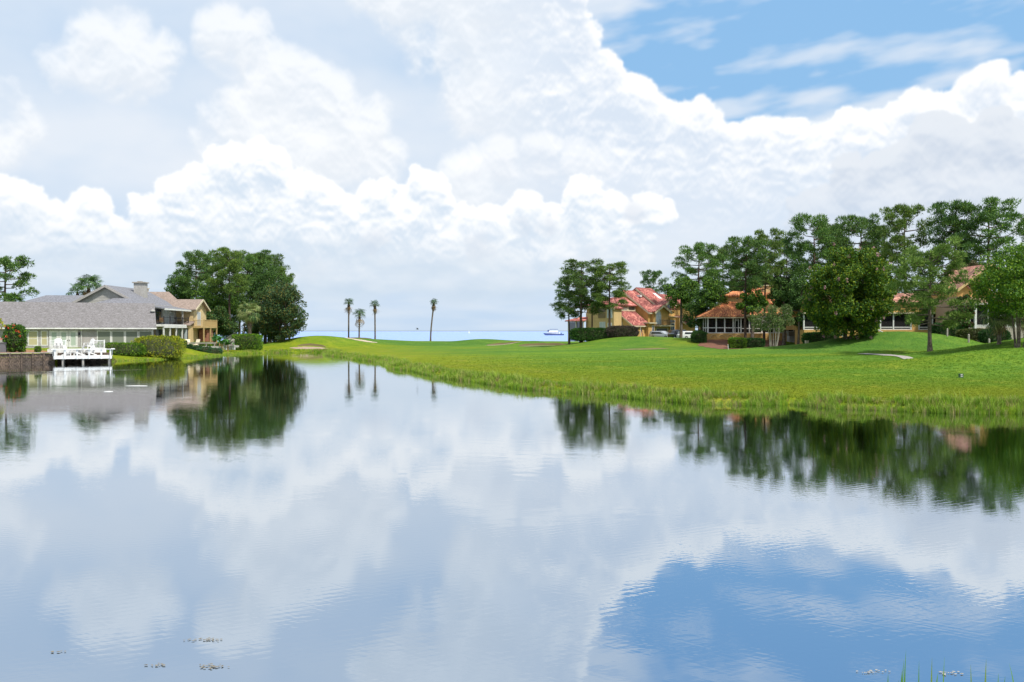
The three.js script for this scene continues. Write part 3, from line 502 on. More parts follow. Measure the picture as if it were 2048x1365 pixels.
const SABAL = [[0.075, 0.15, 0.05], [0.1, 0.18, 0.05], [0.055, 0.11, 0.045]], SABAL_PALE = [[0.24, 0.29, 0.1], [0.3, 0.33, 0.13], [0.17, 0.24, 0.07]], DEAD = [[0.27, 0.19, 0.09], [0.22, 0.14, 0.07], [0.3, 0.24, 0.12]];
const frondSets = {
  small: [fanFrond(1, 0.55, 0.62, 13, 0.9, SABAL), fanFrond(2, 0.6, 0.6, 13, 0.6, SABAL), fanFrond(3, 0.5, 0.65, 13, 1.2, SABAL)],
  big: [fanFrond(4, 1.15, 1.15, 19, 1.0, SABAL_PALE), fanFrond(5, 1.2, 1.1, 19, 0.7, SABAL_PALE), fanFrond(6, 1.1, 1.2, 19, 1.3, SABAL_PALE.concat(SABAL))],
  green: [fanFrond(7, 1.0, 1.1, 19, 0.9, SABAL.concat(LIGHT)), fanFrond(8, 1.05, 1.05, 19, 0.6, LIGHT), fanFrond(9, 0.95, 1.1, 19, 1.2, SABAL)], dead: [fanFrond(10, 0.85, 1.0, 13, 1.8, DEAD), fanFrond(13, 0.8, 0.9, 13, 2.2, DEAD)],
};
const boots = mat(0.2, 0.16, 0.125, 1, { map: barkMap });
function palm(label, at, H, set, { seed, fronds = 24, r = 0.17, bend = 0, bulge = 1.7, skirt = 0, bulgeLen = 1.4, low = -0.5, size = 1, bootMat = boots, group, dead = 0 }) {
  const R = rng(seed), o = thing('sabal_palm', label, 'palm tree', at, 0, group), T = new Shape(), c = (t) => V(bend * Math.sin(t * 1.5) * t, H * t, 0);
  const b = 1 - bulgeLen / H; T.tube([0, 0.12, 0.35, 0.6, 0.95 * b].map(c), [r * 1.25, r, r * 0.95, r * 0.95, r], 9);
  part('trunk', T.build(), greyBark, o);
  if (bulge > 1) { const B = new Shape(); B.tube([b * 0.94, b, b + (1 - b) * 0.35, b + (1 - b) * 0.7, 1].map(c), [r * 1.05, r * bulge, r * bulge * 1.05, r * bulge * 0.8, r * 0.9], 9); for (let k = 0; k < 26; k++) { const t = b + (1 - b) * R(), p = c(t), a = R() * 6.283; B.beam(p.clone().add(V(Math.cos(a) * r * 0.9, -0.1, Math.sin(a) * r * 0.9)), p.clone().add(V(Math.cos(a) * r * bulge * 1.35, 0.22, Math.sin(a) * r * bulge * 1.35)), 0.07, 0.03); } part('boot_sheath', B.build(), bootMat, o); }
  for (let k = 0; k < fronds + skirt; k++) {
    const isDead = k >= fronds, q = (k + 0.5) / fronds, f = part('frond', pick(R, frondSets[isDead ? 'dead' : set]), frondMat, o);
    f.position.copy(c(1)).add(V(0, isDead ? -0.45 * R() - 0.1 : 0, 0)); f.rotation.order = 'YXZ'; f.rotation.y = k * 2.39996 + R() * 0.4; f.rotation.x = isDead ? 0.9 + 0.5 * R() : -lerp(1.25, low, Math.pow(q, 0.8)) + (R() - 0.5) * 0.2; f.rotation.z = (R() - 0.5) * 0.5; f.scale.setScalar(size * (0.88 + 0.24 * R()));
  }
  return o;
}
const DUNE = 'sabal palms standing on the dune';
for (const [u, v, d, seed, bend, size, fr, bulge, label] of [
  [697, 605, 190, 1, 0.05, 1.0, 17, 1.75, 'slim upright palm at the top of the dune beside the short palm'],
  [718, 628, 188, 2, 0.1, 1.3, 15, 1.5, 'shortest palm on the dune, with wide open crown'],
  [750, 609, 192, 3, -0.05, 0.98, 18, 1.75, 'slim straight palm at the foot of the dune past the short palm'],
  [866, 605, 194, 4, 0.75, 0.85, 19, 1.85, 'lone curving palm leaning over the fairway edge'],
]) { const H = level(v, d) - ground(across(u, d), -d), a = base(u - (bend > 0.5 ? 5 : 0), d, 0.1); palm(label, a, H, 'small', { seed, bend, size: size * 1.12, fronds: fr, bulge, r: 0.17, group: DUNE, low: -0.45, dead: 0, skirt: 2 }); }
palm('stout cabbage palm with shaggy pale crown beside the clipped hedge', base(499, 165), level(624, 165) - ground(across(499, 165), -165), 'big', { seed: 8, fronds: 42, r: 0.36, bulge: 1.12, bulgeLen: 2.8, low: -1.05, size: 1.08, bootMat: mat(0.3, 0.27, 0.24, 1, { map: barkMap }), skirt: 5 });
palm('slim grey palm trunk close beside the stout cabbage palm', base(488, 168), level(628, 168) - ground(across(488, 168), -168), 'big', { seed: 18, fronds: 16, r: 0.14, bulge: 1, low: -0.9, size: 0.8 });
palm('fan palm showing over the gable of the grey two-storey house', base(177, 152), level(573, 152) - ground(across(177, 152), -152), 'green', { seed: 9, fronds: 15, r: 0.22, bulge: 1.3, low: -0.25, size: 1.35, skirt: 5 });
palm('lower fan palm showing over the hip roof of the grey two-storey house', base(155, 154), level(586, 154) - ground(across(155, 154), -154), 'green', { seed: 10, fronds: 12, r: 0.2, bulge: 1.3, low: -0.2, size: 1.05, skirt: 2 });
palm('fan palm tips showing over the ridge of the ranch house under the pine', base(30, 136), level(606, 136) - ground(across(30, 136), -136), 'green', { seed: 19, fronds: 24, r: 0.2, bulge: 1.3, low: -0.5, size: 0.95 });
palm('low yellowing palm before the white-posted porch', base(1999, 87), level(634, 87) - ground(across(1999, 87), -87), 'big', { seed: 11, fronds: 26, r: 0.2, bulge: 1.4, bulgeLen: 0.6, low: -0.8, size: 0.85, skirt: 4 });
palm('low yellowing palm at the far end of the white-posted porch', base(2052, 90), level(634, 90) - ground(across(2052, 90), -90), 'big', { seed: 12, fronds: 20, r: 0.2, bulge: 1.4, bulgeLen: 0.6, low: -0.8, size: 0.75, skirt: 4 });
// banana plants
function bananaLeaf(seed, L) { const R = rng(seed), S = new Shape(); S.colored = true; const g = [[0.05, 0.17, 0.03], [0.07, 0.2, 0.03], [0.045, 0.14, 0.03]]; S.tint = g[0]; const q = (t) => V(0, L * (t * 0.75 - 0.62 * t * t * t), L * t * 0.62), w = (t) => L * 0.16 * Math.sin(Math.PI * Math.min(1, 0.12 + t * 0.88)); S.tube([q(0), q(0.25), q(0.5)], [0.05, 0.035, 0.02], 4); for (let k = 0; k < 7; k++) for (const s of [-1, 1]) { const a = k / 7, b = (k + 0.93) / 7; S.tint = pick(R, g); S.quad(q(a), q(a).add(V(s * w(a), 0.05, 0)), q(b).add(V(s * w(b), 0.05, 0)), q(b)); } return S.build(); }
const bananaLeaves = [bananaLeaf(1, 2.6), bananaLeaf(2, 2.2), bananaLeaf(3, 1.8)];
for (const [u, d, H, seed, n, label] of [[429, 148, 2.1, 1, 9, 'tallest banana plant, beside the brick wall of the yellow house'], [443, 145, 1.6, 2, 10, 'banana plant with broad leaves over the patio rail end'], [455, 149, 1.4, 3, 9, 'banana plant between patio chairs and clipped hedge'], [438, 151, 2.0, 4, 8, 'banana plant standing behind the broad-leaved one']]) {
  const o = thing('banana_plant', label, 'plant', base(u, d), 0, 'banana plants by the patio'), R = rng(seed); part('stem', new Shape().tube([V(0, 0, 0), V(0.05, H * 0.6, 0), V(0, H, 0)], [0.16, 0.13, 0.08], 7).build(), mat(0.3, 0.2, 0.08, 0.9), o);
  for (let k = 0; k < n; k++) { const f = part('leaf', pick(R, bananaLeaves), leafMat, o); f.position.set(0, H * (0.75 + 0.25 * R()), 0); f.rotation.order = 'YXZ'; f.rotation.y = k * 2.4 + R(); f.rotation.x = (R() - 0.55) * 0.8; f.scale.setScalar(0.75 + 0.35 * R()); }
}
// ---------------------------------------------------------------- hedges and shrubs
const twigs = mat(0.05, 0.055, 0.025, 1);
function hedge(name, label, category, at, turn, w, h, dp, { seed, tints, size = 0.09, n = 5200, round = 0.35, lumps = 0.12, group, bloom }) {
  const R = rng(seed), o = thing(name, label, category, at, turn, group), C = new Shape(), e = 1 / round; C.colored = true;
  const surf = (d, k) => { const m = Math.pow(Math.pow(Math.abs(d.x), 2 * e) + Math.pow(Math.abs(d.y), 2 * e) + Math.pow(Math.abs(d.z), 2 * e), -0.5 / e), b = 1 + lumps * 2 * noise3(d.x * 3.1 * w / 3 + seed, d.y * 3, d.z * 3); return V(d.x * m * w / 2 * k * b, h * 0.5 + d.y * m * h * 0.5 * k * b, d.z * m * dp / 2 * k * b); };
  for (let k = 0; k < n; k++) {
    const d = V(R() * 2 - 1, R() * 2 - 0.85, R() * 2 - 1).normalize(), p = surf(d, 0.86 + 0.16 * R()); if (p.y < 0.02) p.y = 0.02 + 0.2 * R();
    const out = d.clone().add(onBall(R)).add(V(0, 0.5, 0)).normalize(), s = out.clone().cross(onBall(R)).normalize(), L = size * (0.7 + 0.7 * R()), t = pick(R, tints), j = 0.8 + 0.4 * R(); C.tint = [t[0] * j * 1.4, t[1] * j * 1.35, t[2] * j * 1.3];
    C.quad(p.clone().addScaledVector(out, -L), p.clone().addScaledVector(s, L * 0.4), p.clone().addScaledVector(out, L), p.clone().addScaledVector(s, -L * 0.4));
  }
  const core = new THREE.SphereGeometry(1, 20, 12), q = core.attributes.position; for (let k = 0; k < q.count; k++) { const p = surf(V(q.getX(k), q.getY(k), q.getZ(k)), 0.84); q.setXYZ(k, p.x, Math.max(0, p.y), p.z); } core.computeVertexNormals();
  part('twigs', core, twigs, o); part('foliage', C.build(), leafMat, o);
  if (bloom) for (let k = 0; k < bloom.n; k++) { const S = new Shape(); S.colored = true; const d = V(R() * 2 - 1, R() * 1.1 - 0.1, 0.35 + R()).normalize(); leaves(S, surf(d, 1.02), 0.16, 0.16, 26, R, bloom.tints, 0.1, 0.2); part('blossom', S.build(), leafMat, o); }
  return o;
}
const CLIP = [[0.045, 0.12, 0.018], [0.06, 0.145, 0.016], [0.035, 0.1, 0.02]], NEW = [[0.13, 0.24, 0.015], [0.17, 0.27, 0.02], [0.1, 0.2, 0.015]], GOLD = [[0.22, 0.25, 0.014], [0.28, 0.28, 0.018], [0.15, 0.2, 0.015], [0.09, 0.14, 0.02]], DARK = [[0.025, 0.075, 0.018], [0.035, 0.09, 0.02], [0.02, 0.06, 0.02]];
hedge('clipped_hedge', 'tall clipped green hedge block on the lawn below the cabbage palm', 'hedge', base(494, 157), -0.1, 4.9, 2.95, 3.4, { seed: 1, tints: CLIP.concat(NEW), size: 0.1, n: 9000, round: 0.3, lumps: 0.05 });
hedge('golden_bush', 'big golden-green bush hanging over the water beyond the white deck', 'bush', [across(316, 120.5), 0.1, -120.5], 0.25, 6.4, 3.0, 3.4, { seed: 2, tints: GOLD, size: 0.1, n: 9500, round: 0.5, lumps: 0.17 });
hedge('golden_bush', 'smaller golden bush sprig behind the big golden bush by the patio', 'bush', base(352, 124), 0, 1.7, 2.9, 1.5, { seed: 3, tints: GOLD, size: 0.1, n: 3200, round: 0.6, lumps: 0.2 });
hedge('garden_hedge', 'yellow-green hedge under the four wide windows of the ranch house', 'hedge', base(237, 117.5, 0.2), 0.42, 6.6, 1.75, 1.6, { seed: 4, tints: CLIP.concat(NEW), size: 0.09, n: 7500, round: 0.45, lumps: 0.12 });
hedge('oleander_bush', 'oleander with red blossoms beside the ranch house wall', 'bush', [across(30, 107.5), 1.25, -107.5], 0, 2.3, 3.3, 1.8, { seed: 5, tints: HOLLY.concat(LIGHT), size: 0.13, n: 4200, round: 0.6, lumps: 0.3, bloom: { n: 9, tints: [[0.55, 0.06, 0.03], [0.6, 0.14, 0.03], [0.5, 0.05, 0.14]] } });
hedge('small_shrub', 'small yellow-green shrub in the mulch bed before the french doors', 'bush', [across(75, 106.8), 1.25, -106.8], 0, 0.7, 0.75, 0.6, { seed: 6, tints: LIGHT, size: 0.08, n: 500, round: 0.6 });
const PATIO_SHRUBS = 'low dark shrubs along the patio edge';
for (const [u, d, w, h, seed, label] of [[367, 139, 1.0, 1.2, 7, 'dark shrub at the white gate post of the patio'], [377, 139, 1.1, 0.75, 8, 'small dark shrub second along the patio edge'], [395, 139, 1.5, 0.8, 9, 'low dark shrub third along the patio edge'], [411, 139, 2.1, 0.95, 10, 'wide low dark shrub under the patio rail'], [430, 139, 2.2, 0.95, 11, 'wide low dark shrub at the foot of the banana plants']]) hedge('patio_shrub', label, 'shrub', base(u, d), 0.3, w, h, 1.0, { seed, tints: [[0.03, 0.09, 0.035], [0.045, 0.115, 0.04], [0.025, 0.07, 0.03]], size: 0.09, n: 1300, round: 0.6, lumps: 0.2, group: PATIO_SHRUBS });
hedge('patio_hedge', 'bright green hedge in front of the yellow house below its deck', 'hedge', base(402, 147), 0.1, 3.6, 1.5, 1.4, { seed: 12, tints: NEW.concat(CLIP), size: 0.1, n: 3800, round: 0.5 });
hedge('long_hedge', 'long dark hedge below the two pines by the red-roofed villa', 'hedge', base(1188, 146), -0.05, 7.6, 2.1, 2.2, { seed: 13, tints: DARK.concat(CLIP), size: 0.13, n: 8200, round: 0.45, lumps: 0.09 });
hedge('purple_hedge', 'purple-leaved hedge running on from the long dark hedge', 'hedge', base(1245, 145), 0.05, 5.2, 1.9, 2.0, { seed: 14, tints: [[0.07, 0.05, 0.055], [0.05, 0.06, 0.04], [0.09, 0.07, 0.06]], size: 0.12, n: 5600, round: 0.55, lumps: 0.08 });
hedge('porch_hedge', 'rounded bright hedge before the screened porch door', 'hedge', base(1475, 127), 0, 2.5, 1.65, 1.7, { seed: 15, tints: CLIP.concat(NEW), size: 0.1, n: 4200, round: 0.4, lumps: 0.05 });
hedge('porch_hedge', 'dark hedge before the porch of the orange-roofed villa, beside the bright one', 'hedge', base(1508, 128), 0, 2.9, 1.5, 1.6, { seed: 16, tints: DARK, size: 0.1, n: 4200, round: 0.4, lumps: 0.05 });
hedge('mound_shrub', 'dark hedge at the foot of the big crape myrtle by the white porch steps', 'shrub', base(1641, 116), 0, 4.6, 1.7, 1.8, { seed: 17, tints: DARK.concat(CLIP), size: 0.11, n: 5200, round: 0.5, lumps: 0.1 });
hedge('mound_shrub', 'rounded dark shrub behind the trunk of the young pine', 'shrub', base(1894, 112), 0, 4.0, 2.5, 2.6, { seed: 18, tints: DARK, size: 0.12, n: 5600, round: 0.6, lumps: 0.12 });
hedge('mound_shrub', 'low green flower bed at the top of the mound', 'shrub', base(1822, 117), 0, 3.6, 1.3, 1.4, { seed: 19, tints: CLIP.concat(DARK), size: 0.1, n: 3000, round: 0.6, lumps: 0.2 });
hedge('mound_shrub', 'bronze-topped low hedge between the two grass mounds', 'shrub', base(1945, 107), 0, 3.6, 1.45, 1.5, { seed: 20, tints: [[0.06, 0.085, 0.02], [0.09, 0.1, 0.03], [0.05, 0.07, 0.02]], size: 0.1, n: 4200, round: 0.5, lumps: 0.1 });
hedge('mound_shrub', 'dark rounded shrub under the low yellowing palm', 'shrub', base(1990, 105), 0, 3.4, 1.9, 1.8, { seed: 21, tints: DARK, size: 0.11, n: 4200, round: 0.6, lumps: 0.1 });
hedge('car_shrub', 'dark round shrub between the white car and the screened porch', 'shrub', base(1398, 134), 0, 2.2, 1.8, 1.6, { seed: 22, tints: DARK.concat(OAK), size: 0.11, n: 3800, round: 0.6, lumps: 0.25 });

// ---------------------------------------------------------------- building materials
const shingleMap = (r, g, b, seed) => { const row = 16, t = texture(512, 512, (x, y) => { const ry = Math.floor(y / row), cx = Math.floor((x + (ry % 2) * 11 + PERM[(ry + seed) & 255] % 9) / 22), h = PERM[PERM[(cx + seed) & 255] + (ry & 255)] / 255, k = 0.88 + 0.2 * h + 0.1 * tiled(x / 512, y / 512, 60, 2, 5) - (y % row < 2 ? 0.22 : 0); return [r * k, g * k, b * (k + 0.03 * h)]; }); t.repeat.set(1 / 4.6, 1 / 4.6); return t; };
const grainMap = texture(256, 256, (x, y) => { const k = 236 + 14 * tiled(x / 256, y / 256, 30, 3, 9) + 8 * tiled(x / 256, y / 256, 4, 2, 19); return [k, k, k]; }); grainMap.repeat.set(1 / 3, 1 / 3);
const tileMap = (r, g, b, seed) => { const t = texture(512, 512, (x, y) => { const cx = Math.floor(x / 16), cy = Math.floor(y / 26), h = PERM[PERM[(cx + seed) & 255] + (cy & 255)] / 255, u = (x % 16) / 16, k = 0.72 + 0.4 * h + 0.16 * tiled(x / 512, y / 512, 6, 4, seed) - (y % 26 < 4 ? 0.12 : 0); return [r * k, g * k * (0.86 + 0.28 * h), b * k * (0.9 + 0.2 * h)]; }); t.repeat.set(1 / 7.2, 1 / 7.2); return t; };
const tileBump = texture(512, 512, (x, y) => { const u = (x % 16) / 16, c = 255 * Math.abs(Math.sin(Math.PI * u)) * (0.82 + 0.18 * ((y % 26) / 26)); return [c, c, c]; }, { srgb: false }); tileBump.repeat.set(1 / 7.2, 1 / 7.2);
const M = {
  shingle: new THREE.MeshStandardMaterial({ roughness: 0.95, map: shingleMap(117, 114, 113, 3) }), greyShingle: new THREE.MeshStandardMaterial({ roughness: 0.95, map: shingleMap(118, 119, 124, 7) }), tanShingle: new THREE.MeshStandardMaterial({ roughness: 0.95, map: shingleMap(140, 124, 112, 13) }),
  redTile: new THREE.MeshStandardMaterial({ roughness: 0.8, map: tileMap(178, 106, 98, 3), bumpMap: tileBump, bumpScale: 0.08 }), orangeTile: new THREE.MeshStandardMaterial({ roughness: 0.8, map: tileMap(204, 128, 82, 8), bumpMap: tileBump, bumpScale: 0.08 }), pinkTile: new THREE.MeshStandardMaterial({ roughness: 0.8, map: tileMap(178, 126, 106, 5), bumpMap: tileBump, bumpScale: 0.1 }),
  greySiding: mat(0.43, 0.415, 0.39, 0.8, { map: grainMap }), mauveSiding: mat(0.42, 0.395, 0.38, 0.8, { map: grainMap }), yellowSiding: mat(0.64, 0.48, 0.25, 0.8, { map: grainMap }), white: mat(0.72, 0.72, 0.7, 0.6, { map: grainMap }), cream: mat(0.62, 0.54, 0.38, 0.75, { map: grainMap }),
  stucco: mat(0.58, 0.35, 0.115, 0.92, { map: grainMap }), paleStucco: mat(0.6, 0.43, 0.2, 0.92, { map: grainMap }), greyStucco: mat(0.4, 0.36, 0.3, 0.92, { map: grainMap }),
  shadeGreen: mat(0.17, 0.19, 0.15, 0.5), shadeTan: mat(0.42, 0.38, 0.22, 0.6), shadeMint: mat(0.36, 0.43, 0.36, 0.5), black: mat(0.02, 0.02, 0.025, 0.5), glass: mat(0.03, 0.036, 0.05, 0.08), paleGlass: mat(0.42, 0.47, 0.5, 0.15), timber: mat(0.5, 0.36, 0.16, 0.8, { map: grainMap }), oldTimber: mat(0.17, 0.145, 0.125, 0.95, { map: barkMap }), greyTimber: mat(0.36, 0.33, 0.29, 0.9, { map: grainMap }),
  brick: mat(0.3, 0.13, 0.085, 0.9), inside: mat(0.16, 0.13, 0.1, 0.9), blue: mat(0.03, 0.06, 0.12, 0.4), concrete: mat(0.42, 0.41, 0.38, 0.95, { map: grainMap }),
  screen: new THREE.MeshStandardMaterial({ color: 0x0c0d10, roughness: 0.9, transparent: true, opacity: 0.62, side: THREE.DoubleSide }),
};
const placed = (g, m) => { g.applyMatrix4(m); return g; };
const onFace = (x, y, z, turn) => new THREE.Matrix4().makeRotationY(turn).setPosition(x, y, z);      // a wall's own axes: x along, y up, z out
function siding(left, right, y0, y1, lap = 0.2) {                    // overlapping boards between two edges, in the wall's own axes
  const S = new Shape(); for (let y = y0; y < y1 - 0.01; y += lap) { const t = Math.min(y1, y + lap), a = left(y), b = right(y), c = left(t), d = right(t); S.quad(V(a, y, 0.035), V(b, y, 0.035), V(d, t, 0.004), V(c, t, 0.004)); S.quad(V(a, y, 0.004), V(b, y, 0.004), V(b, y, 0.035), V(a, y, 0.035)); } return S;
}
function ribs(S, p, gap = 0.42) {                                    // rows of barrel tiles standing up from a roof plane: p = eave corners, then ridge corners
  const q = p.length === 3 ? [p[0], p[1], p[2], p[2]] : p, n = q[1].clone().sub(q[0]).cross(q[2].clone().sub(q[0])).normalize(), m = Math.max(2, Math.round(q[0].distanceTo(q[1]) / gap)), w = gap * 0.3;
  for (let k = 0; k < m; k++) { const t = (k + 0.5) / m, a = q[0].clone().lerp(q[1], t), b = q[3].clone().lerp(q[2], t), e = q[1].clone().sub(q[0]).normalize().multiplyScalar(w), c = b.distanceTo(q[2]) < 0.05 || q[2].distanceTo(q[3]) < 0.05 ? 0.35 : 1, r = n.clone().multiplyScalar(0.11), A = [a.clone().sub(e), a.clone().add(r), a.clone().add(e)], B = [b.clone().addScaledVector(e, -c), b.clone().addScaledVector(r, c), b.clone().addScaledVector(e, c)]; S.poly([A[0], A[1], B[1], B[0]].reverse()); S.poly([A[1], A[2], B[2], B[1]].reverse()); S.poly([A[0], A[2], A[1]]); }
  return S;
}
function tileRoof(pts, t) { const p = P3(...pts), S = new Shape().slab(p, t); const lowFirst = p[0].y <= p.at(-1).y + 0.01 && Math.abs(p[0].y - p[1].y) < 0.3; return (lowFirst ? ribs(S, p) : ribs(S, [...p.slice(-1), ...p.slice(0, -1)].length === 4 ? [p[3], p[0], p[1], p[2]] : p)).build(); }
const flatWall = (pts, t = 0.2) => new Shape().slab(pts.map(([x, y]) => V(x, y, 0)), t);
function windowOn(parent, face, x0, x1, y0, y1, { frame = M.white, pane = M.glass, bars = [], cross = [], w = 0.1, out = 0.07, name = 'window', label } = {}) {   // casing proud of the wall, pane set back in it
  const S = new Shape(); S.box(x0, x0 + w, y0, y1, 0, out).box(x1 - w, x1, y0, y1, 0, out).box(x0 + w, x1 - w, y1 - w, y1, 0, out).box(x0 + w, x1 - w, y0, y0 + w, 0, out);
  for (const b of bars) S.box(b - 0.035, b + 0.035, y0 + w, y1 - w, 0, out * 0.8); for (const c of cross) S.box(x0 + w, x1 - w, c - 0.03, c + 0.03, 0, out * 0.7);
  const o = part(name, placed(S.build(), face), frame, parent); if (label) o.userData.label = label;
  part('pane', placed(boxShape(x0 + w, x1 - w, y0 + w, y1 - w, 0.012, 0.04), face), pane, o); return o;
}
const P3 = (...a) => a.map((q) => V(...q));

// ---------------------------------------------------------------- long grey ranch house on the pond
{
  const d0 = 121, turn = 0.42, X0 = across(150, d0), y0 = 1.5, o = thing('ranch_house', 'long low grey ranch house with brown shingle roof behind the white deck', 'house', [X0, y0, -d0], turn);
  const along = (u) => { const k = (u - 1024) / FOCAL; return (k * d0 - X0) / (Math.cos(turn) - k * Math.sin(turn)); };      // place along the front wall
  const L = -16, Rr = along(306), eave = 2.92, ridge = 6.4, F = onFace(0, 0, 0, 0);
  part('wall', mergeGeometries([siding(() => L, () => Rr, 0, eave - 0.05, 0.17).build(), boxShape(L, Rr, 0, eave, -11.5, -0.004)]), M.mauveSiding, o);
  const gable = flatWall([[-11.5, eave - 0.3], [0, eave - 0.3], [-5.75, ridge - 0.25]], 0.2); part('wall', placed(gable.build(), onFace(Rr - 0.05, 0, 0, Math.PI / 2).multiply(new THREE.Matrix4().makeScale(-1, 1, 1))), M.mauveSiding, o);
  part('roof', new Shape().slab(P3([L - 0.4, eave - 0.12, 0.55], [Rr + 0.4, eave - 0.12, 0.55], [Rr + 0.4, ridge, -5.75], [L - 0.4, ridge, -5.75]), 0.16).slab(P3([Rr + 0.4, eave - 0.12, -12.05], [L - 0.4, eave - 0.12, -12.05], [L - 0.4, ridge - 0.01, -5.76], [Rr + 0.4, ridge - 0.01, -5.76]), 0.16).build(), M.shingle, o);
  part('gutter', boxShape(L - 0.4, Rr + 0.42, eave - 0.32, eave - 0.14, 0.56, 0.68), M.white, o);
  part('soffit', boxShape(L - 0.4, Rr + 0.4, eave - 0.36, eave - 0.3, 0.0, 0.55), M.greySiding, o);
  const W = (a, b, lo, hi, opt) => windowOn(o, F, along(a), along(b), lo, hi, { w: 0.12, ...opt });
  W(30.5, 46, 0.35, 2.38, { pane: M.shadeGreen }); W(55, 75.5, 0.35, 2.38, { pane: M.shadeTan, cross: [1.3] }); W(80.8, 95, 0.35, 2.38, { pane: M.shadeTan, cross: [1.3] });
  for (const [a, b, k] of [[98, 117, 0], [117.6, 136, 1], [136.6, 155, 2]]) { const w = windowOn(o, F, along(a), along(b), 0.08, 2.42, { pane: M.shadeMint, w: 0.28, out: 0.09, name: 'french_door' }); if (k) part('handle', boxShape(along(b === 136 ? 134.6 : 138) - 0.03, along(b === 136 ? 134.6 : 138) + 0.03, 1.0, 1.14, 0.09, 0.14), M.black, w); }
  for (const [a, b] of [[193, 221.5], [222, 249], [249.5, 276], [276.5, 304.5]]) W(a, b, 0.2, 2.4, { pane: M.shadeGreen, w: 0.13 });
  part('downspout', new Shape().beam(V(along(162), 0, 0.1), V(along(162), eave - 0.5, 0.1), 0.09).beam(V(along(162), eave - 0.5, 0.1), V(along(162), eave - 0.3, 0.6), 0.09).build(), M.white, o);
  const lamp = part('wall_lamp', boxShape(along(158) - 0.09, along(158) + 0.09, 1.75, 2.15, 0.03, 0.2), M.black, o);
  part('corner_board', boxShape(Rr - 0.12, Rr + 0.02, 0, eave - 0.36, 0.0, 0.06), M.white, o);
  part('flashing', new THREE.SphereGeometry(0.35, 10, 6).scale(1, 0.6, 1).translate(Rr + 0.05, eave + 2.3, -3.2), M.concrete, o).name = 'satellite_dish';
  single('waste_bin', new Shape().slab(P3([-0.32, 0, 0.35], [0.32, 0, 0.35], [0.36, 1.15, 0.4], [-0.36, 1.15, 0.4]), 0.72).box(-0.38, 0.38, 1.15, 1.24, -0.4, 0.46).build(), mat(0.13, 0.13, 0.15, 0.6), 'dark grey bin against the ranch house wall beside the oleander', 'bin', [across(6, 107), 1.2, -107], 0.4);
}
